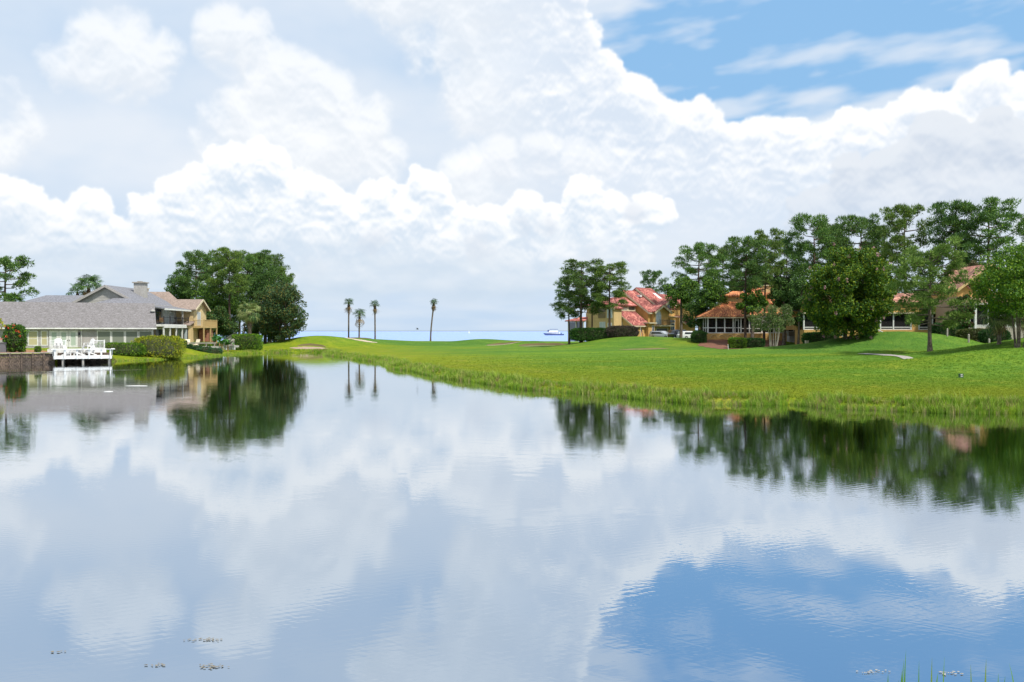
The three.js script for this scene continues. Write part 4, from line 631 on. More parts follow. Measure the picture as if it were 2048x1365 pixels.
// ---------------------------------------------------------------- grey two-storey house behind it
{
  const d0 = 135, X0 = across(212, d0), y0 = 1.7, y = (v, d = d0) => level(v, d) - y0, o = thing('grey_house', 'grey two-storey house with big front gable, chimney and black-railed balcony', 'house', [across(212, 142), y0 - 0.1, -142], 0.03); o.scale.setScalar(1.052);
  const top = y(570.5), F = onFace(0, 0, 0, 0), sl = 0.54, rw = 6.0;
  part('wall', mergeGeometries([siding((v) => Math.max(-6.6, -(top - 0.15 - v) / sl), (v) => Math.min(rw, (top - 0.15 - v) / sl), 0, top - 0.25, 0.22).build(), boxShape(-6.6, rw, 0, top - 3.8, -15, -0.01)]), M.greySiding, o);
  part('wall', placed(siding(() => -15, () => 0, 0, 6.2, 0.22).build(), onFace(rw + 0.01, 0, 0, Math.PI / 2).multiply(new THREE.Matrix4().makeTranslation(15, 0, 0))), M.greySiding, o);
  const kink = top - 5.4 * sl, e2 = kink - 0.55, rr = new Shape();
  rr.slab(P3([5.4, kink, 0.5], [5.4, kink, -15.4], [0, top, -15.4], [0, top, 0.5]), 0.2).slab(P3([8.6, e2, -0.6], [8.6, e2, -15.4], [5.41, kink - 0.002, -15.4], [5.41, kink - 0.002, 0.5]), 0.2).slab(P3([-7.4, top - 7.4 * sl, -15.4], [-7.4, top - 7.4 * sl, 0.5], [-0.01, top - 0.005, 0.5], [-0.01, top - 0.005, -15.4]), 0.2);
  part('roof', rr.build(), M.greyShingle, o);
  part('rake_board', new Shape().beam(V(0, top - 0.18, 0.52), V(-7.4, top - 7.4 * sl - 0.18, 0.52), 0.08, 0.34).beam(V(0.01, top - 0.18, 0.525), V(5.4, kink - 0.18, 0.525), 0.08, 0.34).build(), M.mauveSiding, o);
  part('eave_board', boxShape(8.56, 8.68, e2 - 0.3, e2 - 0.04, -15.3, -0.6), M.white, o);
  // hip wing beside the gable and the low hip before it
  const hip = new Shape(), hy = y(592, 141), he = y(607, 138); hip.slab(P3([-14.5, he - 0.6, 1.0], [-3, he - 0.6, 1.0], [-3, hy, -4.5], [-11.2, hy, -4.5]), 0.15).slab(P3([-14.5, he - 0.6, -10], [-14.5, he - 0.6, 0.99], [-11.2, hy - 0.01, -4.5]), 0.15);
  part('roof', hip.build(), M.greyShingle, o); part('wall', boxShape(-13.8, -6.7, 0, he - 0.7, -9.5, 0.4), M.greySiding, o);
  const low = new Shape(), ly = y(596), le = y(611); low.slab(P3([-1.4, le, 3.2], [6.6, le, 3.2], [3.4, ly, 0.3], [1.6, ly, 0.3]), 0.14).slab(P3([-1.4, le, 0.2], [-1.4, le, 3.19], [1.59, ly - 0.01, 0.3]), 0.14).slab(P3([6.6, le, 3.19], [6.6, le, 0.2], [3.41, ly - 0.01, 0.3]), 0.14);
  part('roof', low.build(), M.greyShingle, o); part('wall', boxShape(-0.9, 6.1, 0, le - 0.16, -0.5, 2.7), M.greySiding, o);
  const ch = part('chimney', boxShape(1.45, 3.05, top - 4, y(566.5, 142), -8.5, -6.9), M.greySiding, o); part('chimney_cap', new Shape().box(1.25, 3.25, y(566.5, 142), y(564.4, 142), -8.7, -6.7).box(1.8, 2.5, y(564.4, 142), y(562.6, 142), -8, -7.4).build(), M.greyTimber, ch);
  const S = onFace(rw + 0.03, 0, 0, Math.PI / 2), fl = y(649.5, 141), lx = (d) => d - d0;
  const W = (da, db, lo, hi, opt) => windowOn(o, S, lx(da), lx(db), lo, hi, { w: 0.12, ...opt });
  W(137.2, 141.2, fl + 0.15, e2 - 0.3 + 0.25, { frame: M.black, bars: [4.1] }); W(142, 144.6, fl + 0.1, fl + 2.4, { pane: M.paleGlass, bars: [8.3], name: 'door' }); W(137.5, 142, y(674, 139), y(657.5, 139), {}); W(145, 147, fl + 0.4, fl + 2.1, { pane: M.paleGlass });
  const B = part('balcony', boxShape(rw + 0.05, 8.5, fl - 0.34, fl, -12.2, -0.5), M.white, o); part('balcony_trim', boxShape(8.502, 8.62, fl - 0.55, fl - 0.1, -12.2, -0.5), M.white, B);
  for (const z of [-0.7, -3.4, -6.2, -9.0, -11.9]) { part('rail_post', boxShape(8.36, 8.5, fl, fl + 1.25, z - 0.07, z + 0.07), M.black, B); part('column', boxShape(8.3, 8.5, 0, fl - 0.34, z - 0.1, z + 0.1), M.white, o); }
  part('hand_rail', new Shape().box(8.38, 8.48, fl + 1.02, fl + 1.1, -11.83, -0.77).box(rw + 0.1, 8.36, fl + 1.02, fl + 1.1, -11.95, -11.87).build(), M.black, B);
  part('cable_rail', new Shape().box(8.42, 8.44, fl + 0.3, fl + 0.32, -11.83, -0.77).box(8.42, 8.44, fl + 0.55, fl + 0.57, -11.83, -0.77).box(8.42, 8.44, fl + 0.8, fl + 0.82, -11.83, -0.77).build(), M.black, B);
  for (const z of [-9.4]) part('porch_post', boxShape(8.2, 8.42, fl, e2 - 0.2, z - 0.11, z + 0.11), M.greySiding, o);
  const ax = across(212, 142) + 7.6, az = -142 - 3.4; const c1 = thing('balcony_chair', 'tan wicker chair on the black-railed balcony', 'chair', [ax, y0 - 0.1 + fl * 1.052, az], 0.6); part('seat', boxShape(-0.35, 0.35, 0.34, 0.48, -0.35, 0.35), M.timber, c1); part('backrest', boxShape(-0.35, 0.35, 0.48, 1.1, -0.42, -0.32), mat(0.45, 0.25, 0.13, 0.9), c1); for (const [i, k] of [[-1, -1], [1, -1], [-1, 1], [1, 1]]) part('leg', boxShape(i * 0.3 - 0.03, i * 0.3 + 0.03, 0, 0.34, k * 0.3 - 0.03, k * 0.3 + 0.03), M.black, c1);
}
// ---------------------------------------------------------------- yellow house with timber balcony
{
  const X0 = across(386.5, 150), d0 = 150, y0 = 1.7, y = (v, d = 151) => level(v, d) - y0, o = thing('yellow_house', 'pale yellow gabled house with timber balcony and brick base beside the grove', 'house', [across(386.5, 156), y0 - 0.08, -156], 0); o.scale.setScalar(1.04);
  const eave = y(617), ridge = y(600.5, 153), fl = y(653), G = onFace(0.01, 0, 0, Math.PI / 2);
  part('wall', mergeGeometries([siding(() => -11, () => 0, fl - 0.2, eave, 0.22).build(), boxShape(-11, 0, fl - 0.5, eave, -6.2, -0.004)]), M.yellowSiding, o);
  const k = (v) => v < eave ? 0 : (v - eave) / (ridge - eave) * 3.1; part('wall', placed(siding((v) => k(v), (v) => 6.2 - k(v), fl - 0.2, ridge - 0.1, 0.22).build(), G), mat(0.68, 0.54, 0.3, 0.8, { map: grainMap }), o);
  part('wall', placed(new Shape().slab(P3([0, eave - 0.2, -0.01], [6.2, eave - 0.2, -0.01], [3.1, ridge - 0.1, -0.01]), 0.2).build(), G), M.yellowSiding, o);
  part('roof', new Shape().slab(P3([-11.4, eave - 0.25, 0.5], [0.6, eave - 0.25, 0.5], [0.6, ridge + 0.12, -3.1], [-11.4, ridge + 0.12, -3.1]), 0.18).slab(P3([0.6, eave - 0.25, -6.7], [-11.4, eave - 0.25, -6.7], [-11.4, ridge + 0.11, -3.11], [0.6, ridge + 0.11, -3.11]), 0.18).build(), M.tanShingle, o);
  part('rake_board', new Shape().beam(V(0.62, ridge - 0.02, -3.1), V(0.62, eave - 0.38, 0.52), 0.07, 0.3).beam(V(0.625, ridge - 0.02, -3.1), V(0.625, eave - 0.38, -6.72), 0.07, 0.3).build(), M.cream, o);
  const low = new Shape(); low.slab(P3([-6, y(651), 2.6], [0.3, y(651), 2.6], [0.3, y(643), 0.05], [-6, y(643), 0.05]), 0.16); part('roof', low.build(), M.tanShingle, o);
  part('wall', boxShape(-11, -0.2, 0, fl - 0.2, -6.0, 0.0), M.yellowSiding, o); part('wall', mergeGeometries([placed(siding(() => -5.6, () => 0.0, 0, y(652), 0.22).build(), onFace(0, 0, 2.2, 0)), boxShape(-5.6, 0, 0, y(652), 0.05, 2.19)]), M.yellowSiding, o);
  const br = part('brick_base', boxShape(0.02, 1.5, 0, fl - 0.55, -5.4, -2.6), M.brick, o);
  { const g = [boxShape(0, 0.4, 0, 0.16, 0, 0.03), boxShape(0, 0.4, 0, 0.16, 0, 0.022)], tone = [mat(0.33, 0.13, 0.085, 0.9), mat(0.25, 0.1, 0.07, 0.9), mat(0.36, 0.17, 0.11, 0.9)], R = rng(7); for (let r = 0; r * 0.18 < fl - 0.75; r++) for (let c = 0; c < 3; c++) { const b = part('brick', pick(R, g), pick(R, tone), br); b.position.set(0.05 + c * 0.46 + (r % 2 ? 0.06 : 0), r * 0.18 + 0.01, -2.6); } }
  windowOn(o, G, 1.6, 3.4, fl + 0.12, fl + 2.5, { pane: M.paleGlass, bars: [2.5], name: 'door', w: 0.16 });
  windowOn(o, onFace(0, 0, 2.24, 0), -1.9, -0.9, 0.1, y(657.5), { pane: M.paleGlass, bars: [-1.4], frame: M.black }); windowOn(o, onFace(0, 0, 2.24, 0), -0.8, -0.1, 0.1, y(657.5), { pane: M.paleGlass, frame: M.black });
  const B = part('balcony', boxShape(0.05, 1.9, fl - 0.3, fl, -6.4, 0.3), M.timber, o), bal = new Shape(); for (let z = -6.3; z < 0.25; z += 0.2) bal.box(1.8, 1.86, fl, fl + 1.0, z, z + 0.06); for (let x = 0.1; x < 1.8; x += 0.2) bal.box(x, x + 0.06, fl, fl + 1.0, 0.2, 0.26);
  part('baluster', bal.build(), M.timber, B); part('hand_rail', new Shape().box(1.76, 1.9, fl + 1.0, fl + 1.1, -6.4, 0.3).box(0.05, 1.76, fl + 1.0, fl + 1.1, 0.16, 0.3).build(), M.timber, B); for (const z of [-6.3, -3.1, 0.2]) part('post', boxShape(1.74, 1.92, 0, fl + 1.15, z - 0.09, z + 0.09), M.timber, B);
  const chm = part('chimney', boxShape(-10.2, -9.2, ridge - 2, level(578, 153) - y0, -4, -3), M.yellowSiding, o); part('chimney_cap', boxShape(-10.35, -9.05, level(578, 153) - y0, level(576.5, 153) - y0, -4.15, -2.85), M.cream, chm);
  const big = new Shape(); big.slab(P3([-15, level(602, 156) - y0, -6.8], [-5, level(602, 156) - y0, -6.8], [-8, level(584, 160) - y0, -10], [-14, level(584, 160) - y0, -10]), 0.2); part('roof', big.build(), M.tanShingle, o); part('wall', boxShape(-14.6, -6.2, 0, level(603, 156) - y0, -12, -6.9), M.yellowSiding, o);
}
{ const d = 166, o = thing('garden_shed', 'small grey gabled shed behind the long bare pine trunk', 'shed', base(470, d), 0.3); part('wall', new Shape().box(-1.5, 1.5, 0, 1.9, -3, 0).slab(P3([-1.5, 1.9, 0], [1.5, 1.9, 0], [0, 2.9, 0]), 0.2).build(), M.greySiding, o); part('roof', new Shape().slab(P3([-1.8, 1.8, 0.3], [0, 3.05, 0.3], [0, 3.05, -3.3], [-1.8, 1.8, -3.3]).reverse(), -0.1).slab(P3([1.8, 1.8, 0.3], [1.8, 1.8, -3.3], [0.01, 3.04, -3.3], [0.01, 3.04, 0.3]), 0.1).build(), M.greyShingle, o); windowOn(o, onFace(0, 0, 0.01, 0), -0.5, 0.5, 0.7, 1.6, { pane: M.paleGlass }); }

// ---------------------------------------------------------------- villas with tile roofs
function archWindow(parent, face, cx, w, y0, y1, opt = {}) {          // round-headed casing with its pane
  const ring = (r) => { const p = new THREE.Shape(), h = y1 - r; p.moveTo(cx - r, y0); p.lineTo(cx + r, y0); p.lineTo(cx + r, h); p.absarc(cx, h, r, 0, Math.PI, false); p.lineTo(cx - r, y0); return p; };
  const a = ring(w / 2), b = new THREE.Path(), r = w / 2 - 0.16, h = y1 - w / 2; b.moveTo(cx - r, y0 + 0.14); b.lineTo(cx - r, h); b.absarc(cx, h, r, Math.PI, 0, true); b.lineTo(cx + r, y0 + 0.14); b.lineTo(cx - r, y0 + 0.14); a.holes.push(b);
  const o = part('window', placed(new THREE.ExtrudeGeometry(a, { depth: 0.08, bevelEnabled: false, curveSegments: 10 }), face), M.cream, parent), g = new THREE.ExtrudeGeometry(ring(w / 2 - 0.1), { depth: 0.03, bevelEnabled: false, curveSegments: 10 }); g.translate(0, 0.05, 0.005);
  part('pane', placed(g, face), opt.pane ?? M.glass, o); const S = new Shape(); S.box(cx - 0.03, cx + 0.03, y0 + 0.14, y1 - 0.2, 0.02, 0.06).box(cx - r, cx + r, h - 0.03, h + 0.03, 0.02, 0.055).box(cx - r, cx + r, (h + y0) / 2 - 0.03, (h + y0) / 2 + 0.03, 0.02, 0.055); part('glazing_bar', placed(S.build(), face), M.white, o); return o;
}
{
  const d0 = 172, y0 = 1.9, o = thing('red_roofed_villa', 'big orange stucco villa with steep red tile roofs and skylight near the bay', 'house', [across(1275, d0), y0, -d0], -40 * DEG), y = (v) => 3.8 + (663 - v) / 10.31 - y0;
  const roof = (pts, t = 0.22) => part('roof', tileRoof(pts, t), M.redTile, o), trim = (S) => part('eave_trim', S.build(), M.cream, o);
  const sl = 0.72, e1 = y(625), rx = -1.9, r1 = e1 + (4.0 - rx) * sl, up = 0.7;
  // main block in two steps
  part('wall', new Shape().box(-7.4, 3.6, 0, e1 - 0.1, -2.7, 2).slab(P3([-7.4, e1 - 0.1, 2], [3.6, e1 - 0.1, 2], [rx, r1 - 0.5, 2]), 4.7).build(), M.stucco, o);
  part('wall', new Shape().box(-7.4, 3.6, 0, e1 + up - 0.1, -8, -2.701).slab(P3([-7.4, e1 + up - 0.1, -2.65], [3.6, e1 + up - 0.1, -2.65], [rx, r1 + up - 0.5, -2.65]), 5.3).build(), M.stucco, o);
  roof([[4.1, e1 - 0.07, 2.35], [4.1, e1 - 0.07, -2.7], [rx, r1, -2.7], [rx, r1, 2.35]]); roof([[-7.9, e1 - 0.07, -2.7], [-7.9, e1 - 0.07, 2.35], [rx - 0.01, r1 - 0.01, 2.35], [rx - 0.01, r1 - 0.01, -2.7]]);
  roof([[4.1, e1 + up - 0.07, -2.4], [4.1, e1 + up - 0.07, -8.3], [rx, r1 + up, -8.3], [rx, r1 + up, -2.4]]); roof([[-7.9, e1 + up - 0.07, -8.3], [-7.9, e1 + up - 0.07, -2.4], [rx - 0.01, r1 + up - 0.01, -2.4], [rx - 0.01, r1 + up - 0.01, -8.3]]);
  trim(new Shape().beam(V(rx, r1 - 0.3, 2.3), V(4.1, e1 - 0.37, 2.3), 0.18, 0.3).beam(V(rx, r1 + up - 0.3, -2.42), V(4.1, e1 + up - 0.37, -2.42), 0.18, 0.3).box(3.9, 4.12, e1 - 0.42, e1 - 0.16, -2.3, 2.3));
  const sky1 = part('skylight', new Shape().slab(P3([1.4, r1 + up - 3.3 * sl + 0.16, -6.1], [1.4, r1 + up - 3.3 * sl + 0.16, -7.2], [-0.3, r1 + up - 1.6 * sl + 0.16, -7.2], [-0.3, r1 + up - 1.6 * sl + 0.16, -6.1]), 0.2).build(), M.white, o);
  part('roof_vent', boxShape(-0.3, 0.5, r1 - 1.9 * sl + 0.1, r1 - 1.9 * sl + 0.5, -0.8, -0.2), M.white, o);
  // dormer bay with arched window, balcony and garage on the front
  const FR = onFace(4.2, 0, 0, Math.PI / 2), f = (lz) => -lz;        // along the front: its x runs with -z
  const dp = y(611.5), de = y(624.5);
  part('wall', placed(new Shape().slab(P3([-1.0, 0, 0], [4.7, 0, 0], [4.7, de, 0], [1.85, dp - 0.25, 0], [-1.0, de, 0]), 0.65).build(), FR), M.stucco, o);
  roof([[4.75, de - 0.1, 1.3], [4.75, dp + 0.08, -1.9 + 0.05], [0.6, dp + 0.08, -1.9 + 0.05], [0.6, de - 0.1, 1.3]].reverse(), 0.18); roof([[4.75, de - 0.1, -5.1], [4.75, dp + 0.07, -1.9], [0.6, dp + 0.07, -1.9], [0.6, de - 0.1, -5.1]], 0.18);
  trim(new Shape().beam(V(4.72, dp - 0.12, -1.87), V(4.72, de - 0.28, 1.3), 0.14, 0.34).beam(V(4.722, dp - 0.12, -1.87), V(4.722, de - 0.28, -5.1), 0.14, 0.34));
  archWindow(o, FR, 0.75, 2.1, y(650), y(621.5), { pane: M.paleGlass });
  const bal = part('balcony', boxShape(4.21, 5.5, y(653.5), y(651), -4.8, 0.9), M.cream, o); const br = new Shape(); for (let z = -4.7; z < 0.9; z += 0.28) br.box(5.4, 5.44, y(651), y(651) + 0.95, z, z + 0.04); br.box(5.38, 5.46, y(651) + 0.95, y(651) + 1.02, -4.75, 0.85); part('railing', br.build(), M.black, bal);
  part('garage_opening', boxShape(4.202, 4.24, 0.05, y(657.5), -4.0, 0.1), M.black, o); part('garage_surround', new Shape().box(4.2, 4.34, 0, y(656), 0.12, 0.4).box(4.2, 4.34, 0, y(656), -4.3, -4.02).box(4.2, 4.34, y(657.3), y(656), -4.02, 0.12).build(), M.cream, o);
  // entrance tower
  part('wall', boxShape(3.4, 4.4, 0, y(633.5), -8.2, -4.8), M.stucco, o); part('cornice', boxShape(3.3, 4.55, y(634.5), y(633), -8.3, -4.75), M.cream, o); part('pillar', boxShape(4.405, 5.2, 0, y(636), -8.2, -7.0), M.stucco, o); windowOn(o, onFace(4.41, 0, 0, Math.PI / 2), 5.0, 6.6, 0.05, y(646.5), { frame: M.white, pane: M.blue, bars: [5.8], name: 'door', w: 0.12 }); windowOn(o, onFace(4.41, 0, 0, Math.PI / 2), 4.9, 6.7, y(645), y(640.5), { pane: M.glass }); part('wall_lamp', boxShape(5.21, 5.4, y(650), y(646), -7.75, -7.5), M.black, o);
  part('stair_rail', new Shape().box(6.0, 6.06, 0, 1.6, -8.1, -8.04).box(6.0, 6.06, 1.5, 1.58, -8.1, -6.6).box(6.0, 6.06, 0, 1.6, -6.66, -6.6).build(), M.black, o);
  // upper dormer and the lighter roofs further along
  const d2 = y(598.5), s2 = y(609); const UF = onFace(3.95, 0, 0, Math.PI / 2); part('wall', placed(new Shape().slab(P3([3.2, y(622), 0], [7.2, y(622), 0], [7.2, s2, 0], [5.2, d2 - 0.2, 0], [3.2, s2, 0]), 0.5).build(), UF), M.stucco, o); archWindow(o, UF, 5.2, 2.2, y(621), y(606.5));
  roof([[4.4, s2 - 0.15, -2.95], [4.4, d2 + 0.05, -5.15], [-0.5, d2 + 0.05, -5.15], [-0.5, s2 - 0.15, -2.95]].reverse(), 0.16); roof([[4.4, s2 - 0.15, -7.5], [4.4, d2 + 0.04, -5.2], [-0.5, d2 + 0.04, -5.2], [-0.5, s2 - 0.15, -7.5]], 0.16); trim(new Shape().beam(V(4.38, d2 - 0.15, -5.17), V(4.38, s2 - 0.32, -2.95), 0.12, 0.3).beam(V(4.382, d2 - 0.15, -5.17), V(4.382, s2 - 0.32, -7.5), 0.12, 0.3));
  part('wall', boxShape(-7, 3.0, 0, y(606), -17.5, -8.01), M.stucco, o); roof([[3.6, y(607), -8.32], [3.6, y(607), -18], [-1.6, y(585), -16.5], [-1.6, y(585), -8.32]]); roof([[3.6, y(607), -18.01], [-7.2, y(607), -18.01], [-1.6, y(585) - 0.01, -16.5]]); trim(new Shape().box(3.4, 3.62, y(609.5), y(607.5), -18, -8.4));
  part('wall', boxShape(3.01, 5.2, 0, y(643), -13.5, -8.6), M.stucco, o); roof([[6.0, y(647), -8.4], [6.0, y(647), -13.9], [3.02, y(631), -13.9], [3.02, y(631), -8.4]]); trim(new Shape().beam(V(3.1, y(632.5), -8.38), V(6.0, y(648.8), -8.38), 0.12, 0.25).box(5.9, 6.05, y(649), y(647.3), -13.9, -8.4));
  // clerestory wing and its long low roof towards the hedge
  part('wall', new Shape().box(-6, 0.8, 0, y(615), 2.001, 8.5).build(), M.stucco, o); part('clerestory', boxShape(0.802, 0.98, y(623.6), y(614), 2.35, 8.6), M.cream, o); for (const [a, b, m] of [[2.6, 4.7, M.black], [5.2, 8.0, M.greyTimber]]) for (let k = 0; k < 4; k++) part('louvre', boxShape(0.981, 1.02, y(621) + k * 0.14, y(621) + k * 0.14 + 0.09, a, b), m, o);
  roof([[1.3, y(614.5), 2.36], [-1.3, y(598), 2.36], [-1.3, y(598), 6.4], [1.3, y(614.5), 9.0]].reverse()); roof([[1.3, y(614.5), 9.01], [-1.31, y(598) - 0.01, 6.4], [-6.4, y(614.5), 9.01]].reverse());
  roof([[4.6, y(652), 8.8], [4.6, y(652), 2.36], [0.99, y(624.6), 2.36], [0.99, y(624.6), 8.8]]);
  part('wall', placed(new Shape().slab(P3([-6, 0, 0], [4.3, 0, 0], [4.3, y(653) - 0.1, 0], [0.8, y(627), 0], [-6, y(627), 0]), 0.25).build(), onFace(0, 0, 8.76, 0)), M.paleStucco, o); part('wall', boxShape(4.0, 4.29, 0, y(654), 2.36, 8.5), M.stucco, o);
  trim(new Shape().beam(V(0.9, y(626.5), 8.82), V(4.6, y(653.8), 8.82), 0.12, 0.28).box(4.5, 4.66, y(654.5), y(652.4), 2.4, 8.8)); windowOn(o, onFace(0, 0, 8.77, 0), 1.4, 2.2, y(657), y(645), { pane: M.paleGlass });
  part('wall', boxShape(3.61, 5.0, 0, y(648), 2.0, 4.2), M.stucco, o); part('eave_trim', boxShape(3.5, 5.5, y(648), y(646), 1.9, 4.6), M.cream, o); windowOn(o, onFace(5.01, 0, 0, Math.PI / 2), -3.0, -2.2, 0.5, y(652), { pane: M.glass });
  // seaward bay of two floors with its recessed balcony, and the small screened porch
  part('wall', new Shape().box(-3.6, 2.2, 0, y(618), 9.02, 11.6).slab(P3([-3.6, y(618), 11.6], [2.2, y(618), 11.6], [-0.7, y(609.5), 11.6]), 2.5).build(), M.paleStucco, o); roof([[2.6, y(619.5), 11.95], [2.6, y(619.5), 8.9], [-0.7, y(608.5), 8.9], [-0.7, y(608.5), 11.95]], 0.18); roof([[-4.0, y(619.5), 8.9], [-4.0, y(619.5), 11.95], [-0.71, y(608.6), 11.95], [-0.71, y(608.6), 8.9]], 0.18); trim(new Shape().beam(V(-0.7, y(610.5), 11.96), V(2.6, y(621.3), 11.96), 0.1, 0.28).beam(V(-0.71, y(610.5), 11.965), V(-4.0, y(621.3), 11.965), 0.1, 0.28));
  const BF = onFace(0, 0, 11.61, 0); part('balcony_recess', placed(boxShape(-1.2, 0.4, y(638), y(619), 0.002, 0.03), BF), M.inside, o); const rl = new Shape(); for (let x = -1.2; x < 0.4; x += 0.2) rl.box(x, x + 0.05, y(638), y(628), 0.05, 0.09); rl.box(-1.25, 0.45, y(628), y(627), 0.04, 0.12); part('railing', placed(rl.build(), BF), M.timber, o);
  windowOn(o, BF, 0.75, 1.9, y(638), y(618.5), { pane: M.paleGlass, cross: [y(628)] }); windowOn(o, BF, -0.9, 0.4, y(661), y(645), { pane: M.paleGlass, bars: [-0.25], name: 'door' }); windowOn(o, BF, 0.9, 1.8, y(660), y(647), { pane: M.paleGlass });
  part('porch', new Shape().box(-7.5, -3.7, y(644.5), y(643), 9.6, 12.6).build(), M.cream, o); for (const [x, z] of [[-7.4, 12.5], [-5.6, 12.5], [-3.9, 12.5], [-7.4, 9.8]]) part('porch_post', boxShape(x - 0.08, x + 0.08, 0, y(644.5), z - 0.08, z + 0.08), M.white, o); part('screen', boxShape(-7.35, -3.95, 0.1, y(645), 12.4, 12.42), M.screen, o); roof([[-7.9, y(643), 13], [-3.6, y(643), 13], [-3.6, y(636), 10], [-6.6, y(636), 10]], 0.12); roof([[-7.9, y(643), 9.4], [-7.9, y(643), 12.99], [-6.61, y(636), 10]], 0.12);
}
// orange-roofed villa with the screened porch
function screenBay(o, x0, x1, z, y0, y1, mid, posts) {
  for (const x of posts) part('porch_post', boxShape(x - 0.09, x + 0.09, y0, y1, z - 0.09, z + 0.09), M.white, o);
  part('porch_rail', new Shape().box(x0, x1, mid - 0.06, mid + 0.06, z - 0.05, z + 0.05).box(x0, x1, y0 - 0.001, y0 + 0.12, z - 0.05, z + 0.05).build(), M.white, o);
  const s = [x0, ...posts.filter((p) => p > x0 + 0.2 && p < x1 - 0.2), x1]; for (let k = 0; k + 1 < s.length; k++) part('screen', boxShape(s[k] + 0.09, s[k + 1] - 0.09, y0 + 0.12, y1, z - 0.01, z + 0.01), M.screen, o);
}
{
  const d0 = 136, X0 = across(1416, d0), y0 = 2.5, y = (v, d = d0) => level(v, d) - y0, x = (u, d = d0) => across(u, d) - X0, o = thing('orange_roofed_villa', 'yellow stucco villa with orange tile roof and white-posted screened porch', 'house', [X0, y0, -d0], 0);
  const roof = (pts, t = 0.2) => part('roof', tileRoof(pts, t), M.orangeTile, o);
  const fl = y(667), ev = y(637), R1 = x(1482);
  part('plinth', boxShape(-0.1, x(1574), -0.8, fl, -4.2, 0.1), M.stucco, o); for (let k = 0; k < 4; k++) part('arch', new THREE.TorusGeometry(0.5, 0.07, 6, 10, Math.PI).translate(0.9 + k * 1.25, fl - 0.75, 0.12), M.paleStucco, o);
  part('wall', boxShape(0.6, x(1574), fl, ev + 0.4, -9, -3.6), M.stucco, o);
  screenBay(o, 0, R1, 0, fl, ev, y(656), [0, x(1432.5), x(1449.5), x(1466.4), R1]); for (const z of [-1.4, -3.0]) part('porch_post', boxShape(-0.08, 0.08, fl, ev, z - 0.08, z + 0.08), M.white, o); part('screen', boxShape(-0.01, 0.01, fl, ev, -3.5, -0.1), M.screen, o); part('porch_rail', boxShape(-0.05, 0.05, y(656) - 0.06, y(656) + 0.06, -3.5, -0.1), M.white, o);
  windowOn(o, onFace(0, 0, 0.02, 0), x(1469.5), x(1477.5), fl, ev - 0.1, { name: 'screen_door', pane: M.screen, cross: [y(641.5), y(656)], w: 0.09 });
  screenBay(o, R1, x(1574), -0.6, fl, ev, y(657.5), [x(1501), x(1526), x(1551), x(1574)]);
  for (const [u0, u1] of [[1420, 1430], [1436, 1446], [1505, 1522], [1530, 1546]]) windowOn(o, onFace(0, 0, -3.58, 0), x(u0), x(u1), fl + 0.2, ev - 0.2, { pane: M.glass, frame: M.paleStucco });
  part('eave_trim', new Shape().box(-0.85, R1 + 0.1, ev, ev + 0.2, 0.5, 0.68).box(-0.85, -0.68, ev, ev + 0.2, -4, 0.5).beam(V(R1 + 0.1, ev + 0.1, 0.6), V(R1 + 1.2, ev + 0.55, 0.6), 0.2, 0.22).build(), M.cream, o);
  roof([[-0.9, ev + 0.24, 0.72], [R1 + 0.3, ev + 0.24, 0.72], [R1 + 0.3, y(605, 141), -3.9], [x(1446, 141), y(605, 141), -3.9]]); roof([[-0.9, ev + 0.24, -5], [-0.9, ev + 0.24, 0.71], [x(1446, 141), y(605, 141) - 0.01, -3.9]]);
  roof([[R1 + 0.31, ev + 0.5, 0.1], [x(1576), ev + 0.5, 0.1], [x(1576), y(615, 141), -3.9], [R1 + 0.31, y(615, 141), -3.9]]);
  part('wall', boxShape(x(1449, 141), x(1482, 141), ev, y(594, 141), -9.5, -3.95), M.paleStucco, o); windowOn(o, onFace(0, 0, -3.94, 0), x(1468, 141), x(1473.5, 141), y(600, 141), y(595.5, 141), { pane: M.glass, frame: M.cream }); part('eave_trim', boxShape(x(1447, 141), x(1488, 141), y(594, 141), y(592.5, 141), -10, -3.6), M.cream, o); roof([[x(1446.5, 141), y(592.4, 141), -3.5], [x(1489, 141), y(592.4, 141), -3.5], [x(1485, 144), y(584, 144), -7], [x(1462, 144), y(584, 144), -7]]); roof([[x(1446.5, 141), y(592.4, 141), -10.5], [x(1446.5, 141), y(592.4, 141), -3.51], [x(1462, 144), y(584, 144) - 0.01, -7]]);
  part('wall', boxShape(x(1483, 143), x(1548, 143), ev, y(592, 143), -12, -6), M.stucco, o); roof([[x(1483, 143), y(592, 143), -5.6], [x(1550, 143), y(592, 143), -5.6], [x(1540, 146), y(577, 146), -10], [x(1503, 146), y(577, 146), -10]]); roof([[x(1550, 143), y(592, 143), -5.61], [x(1550, 143), y(592, 143), -13], [x(1540, 146), y(577, 146) - 0.01, -10]]);
  const ch = part('chimney', boxShape(x(1525, 144), x(1544, 144), ev, y(573, 144), -8.6, -7.2), M.paleStucco, o); part('chimney_cap', boxShape(x(1524, 144), x(1545.5, 144), y(573, 144), y(570.6, 144), -8.75, -7.05), M.cream, ch);
  part('wall', boxShape(x(1545), x(1574), fl, y(606), -6, -1.2), M.paleStucco, o); roof([[x(1543), y(607), -0.9], [x(1575), y(607), -0.9], [x(1572), y(597), -3.4], [x(1549), y(597), -3.4]]);
  part('wall', boxShape(x(1574.5), x(1604), -0.5, y(596), -8, -0.7), M.greyStucco, o); part('parapet', boxShape(x(1573.5), x(1605), y(596), y(594), -8.1, -0.6), M.cream, o); const W = (a, b, c, e, opt) => windowOn(o, onFace(0, 0, -0.69, 0), x(a), x(b), y(c), y(e), opt); W(1576, 1582, 613, 603, { frame: M.black }); W(1584, 1590, 613, 603, { frame: M.black }); W(1577, 1591, 664, 640, { frame: M.white, cross: [y(652)] });
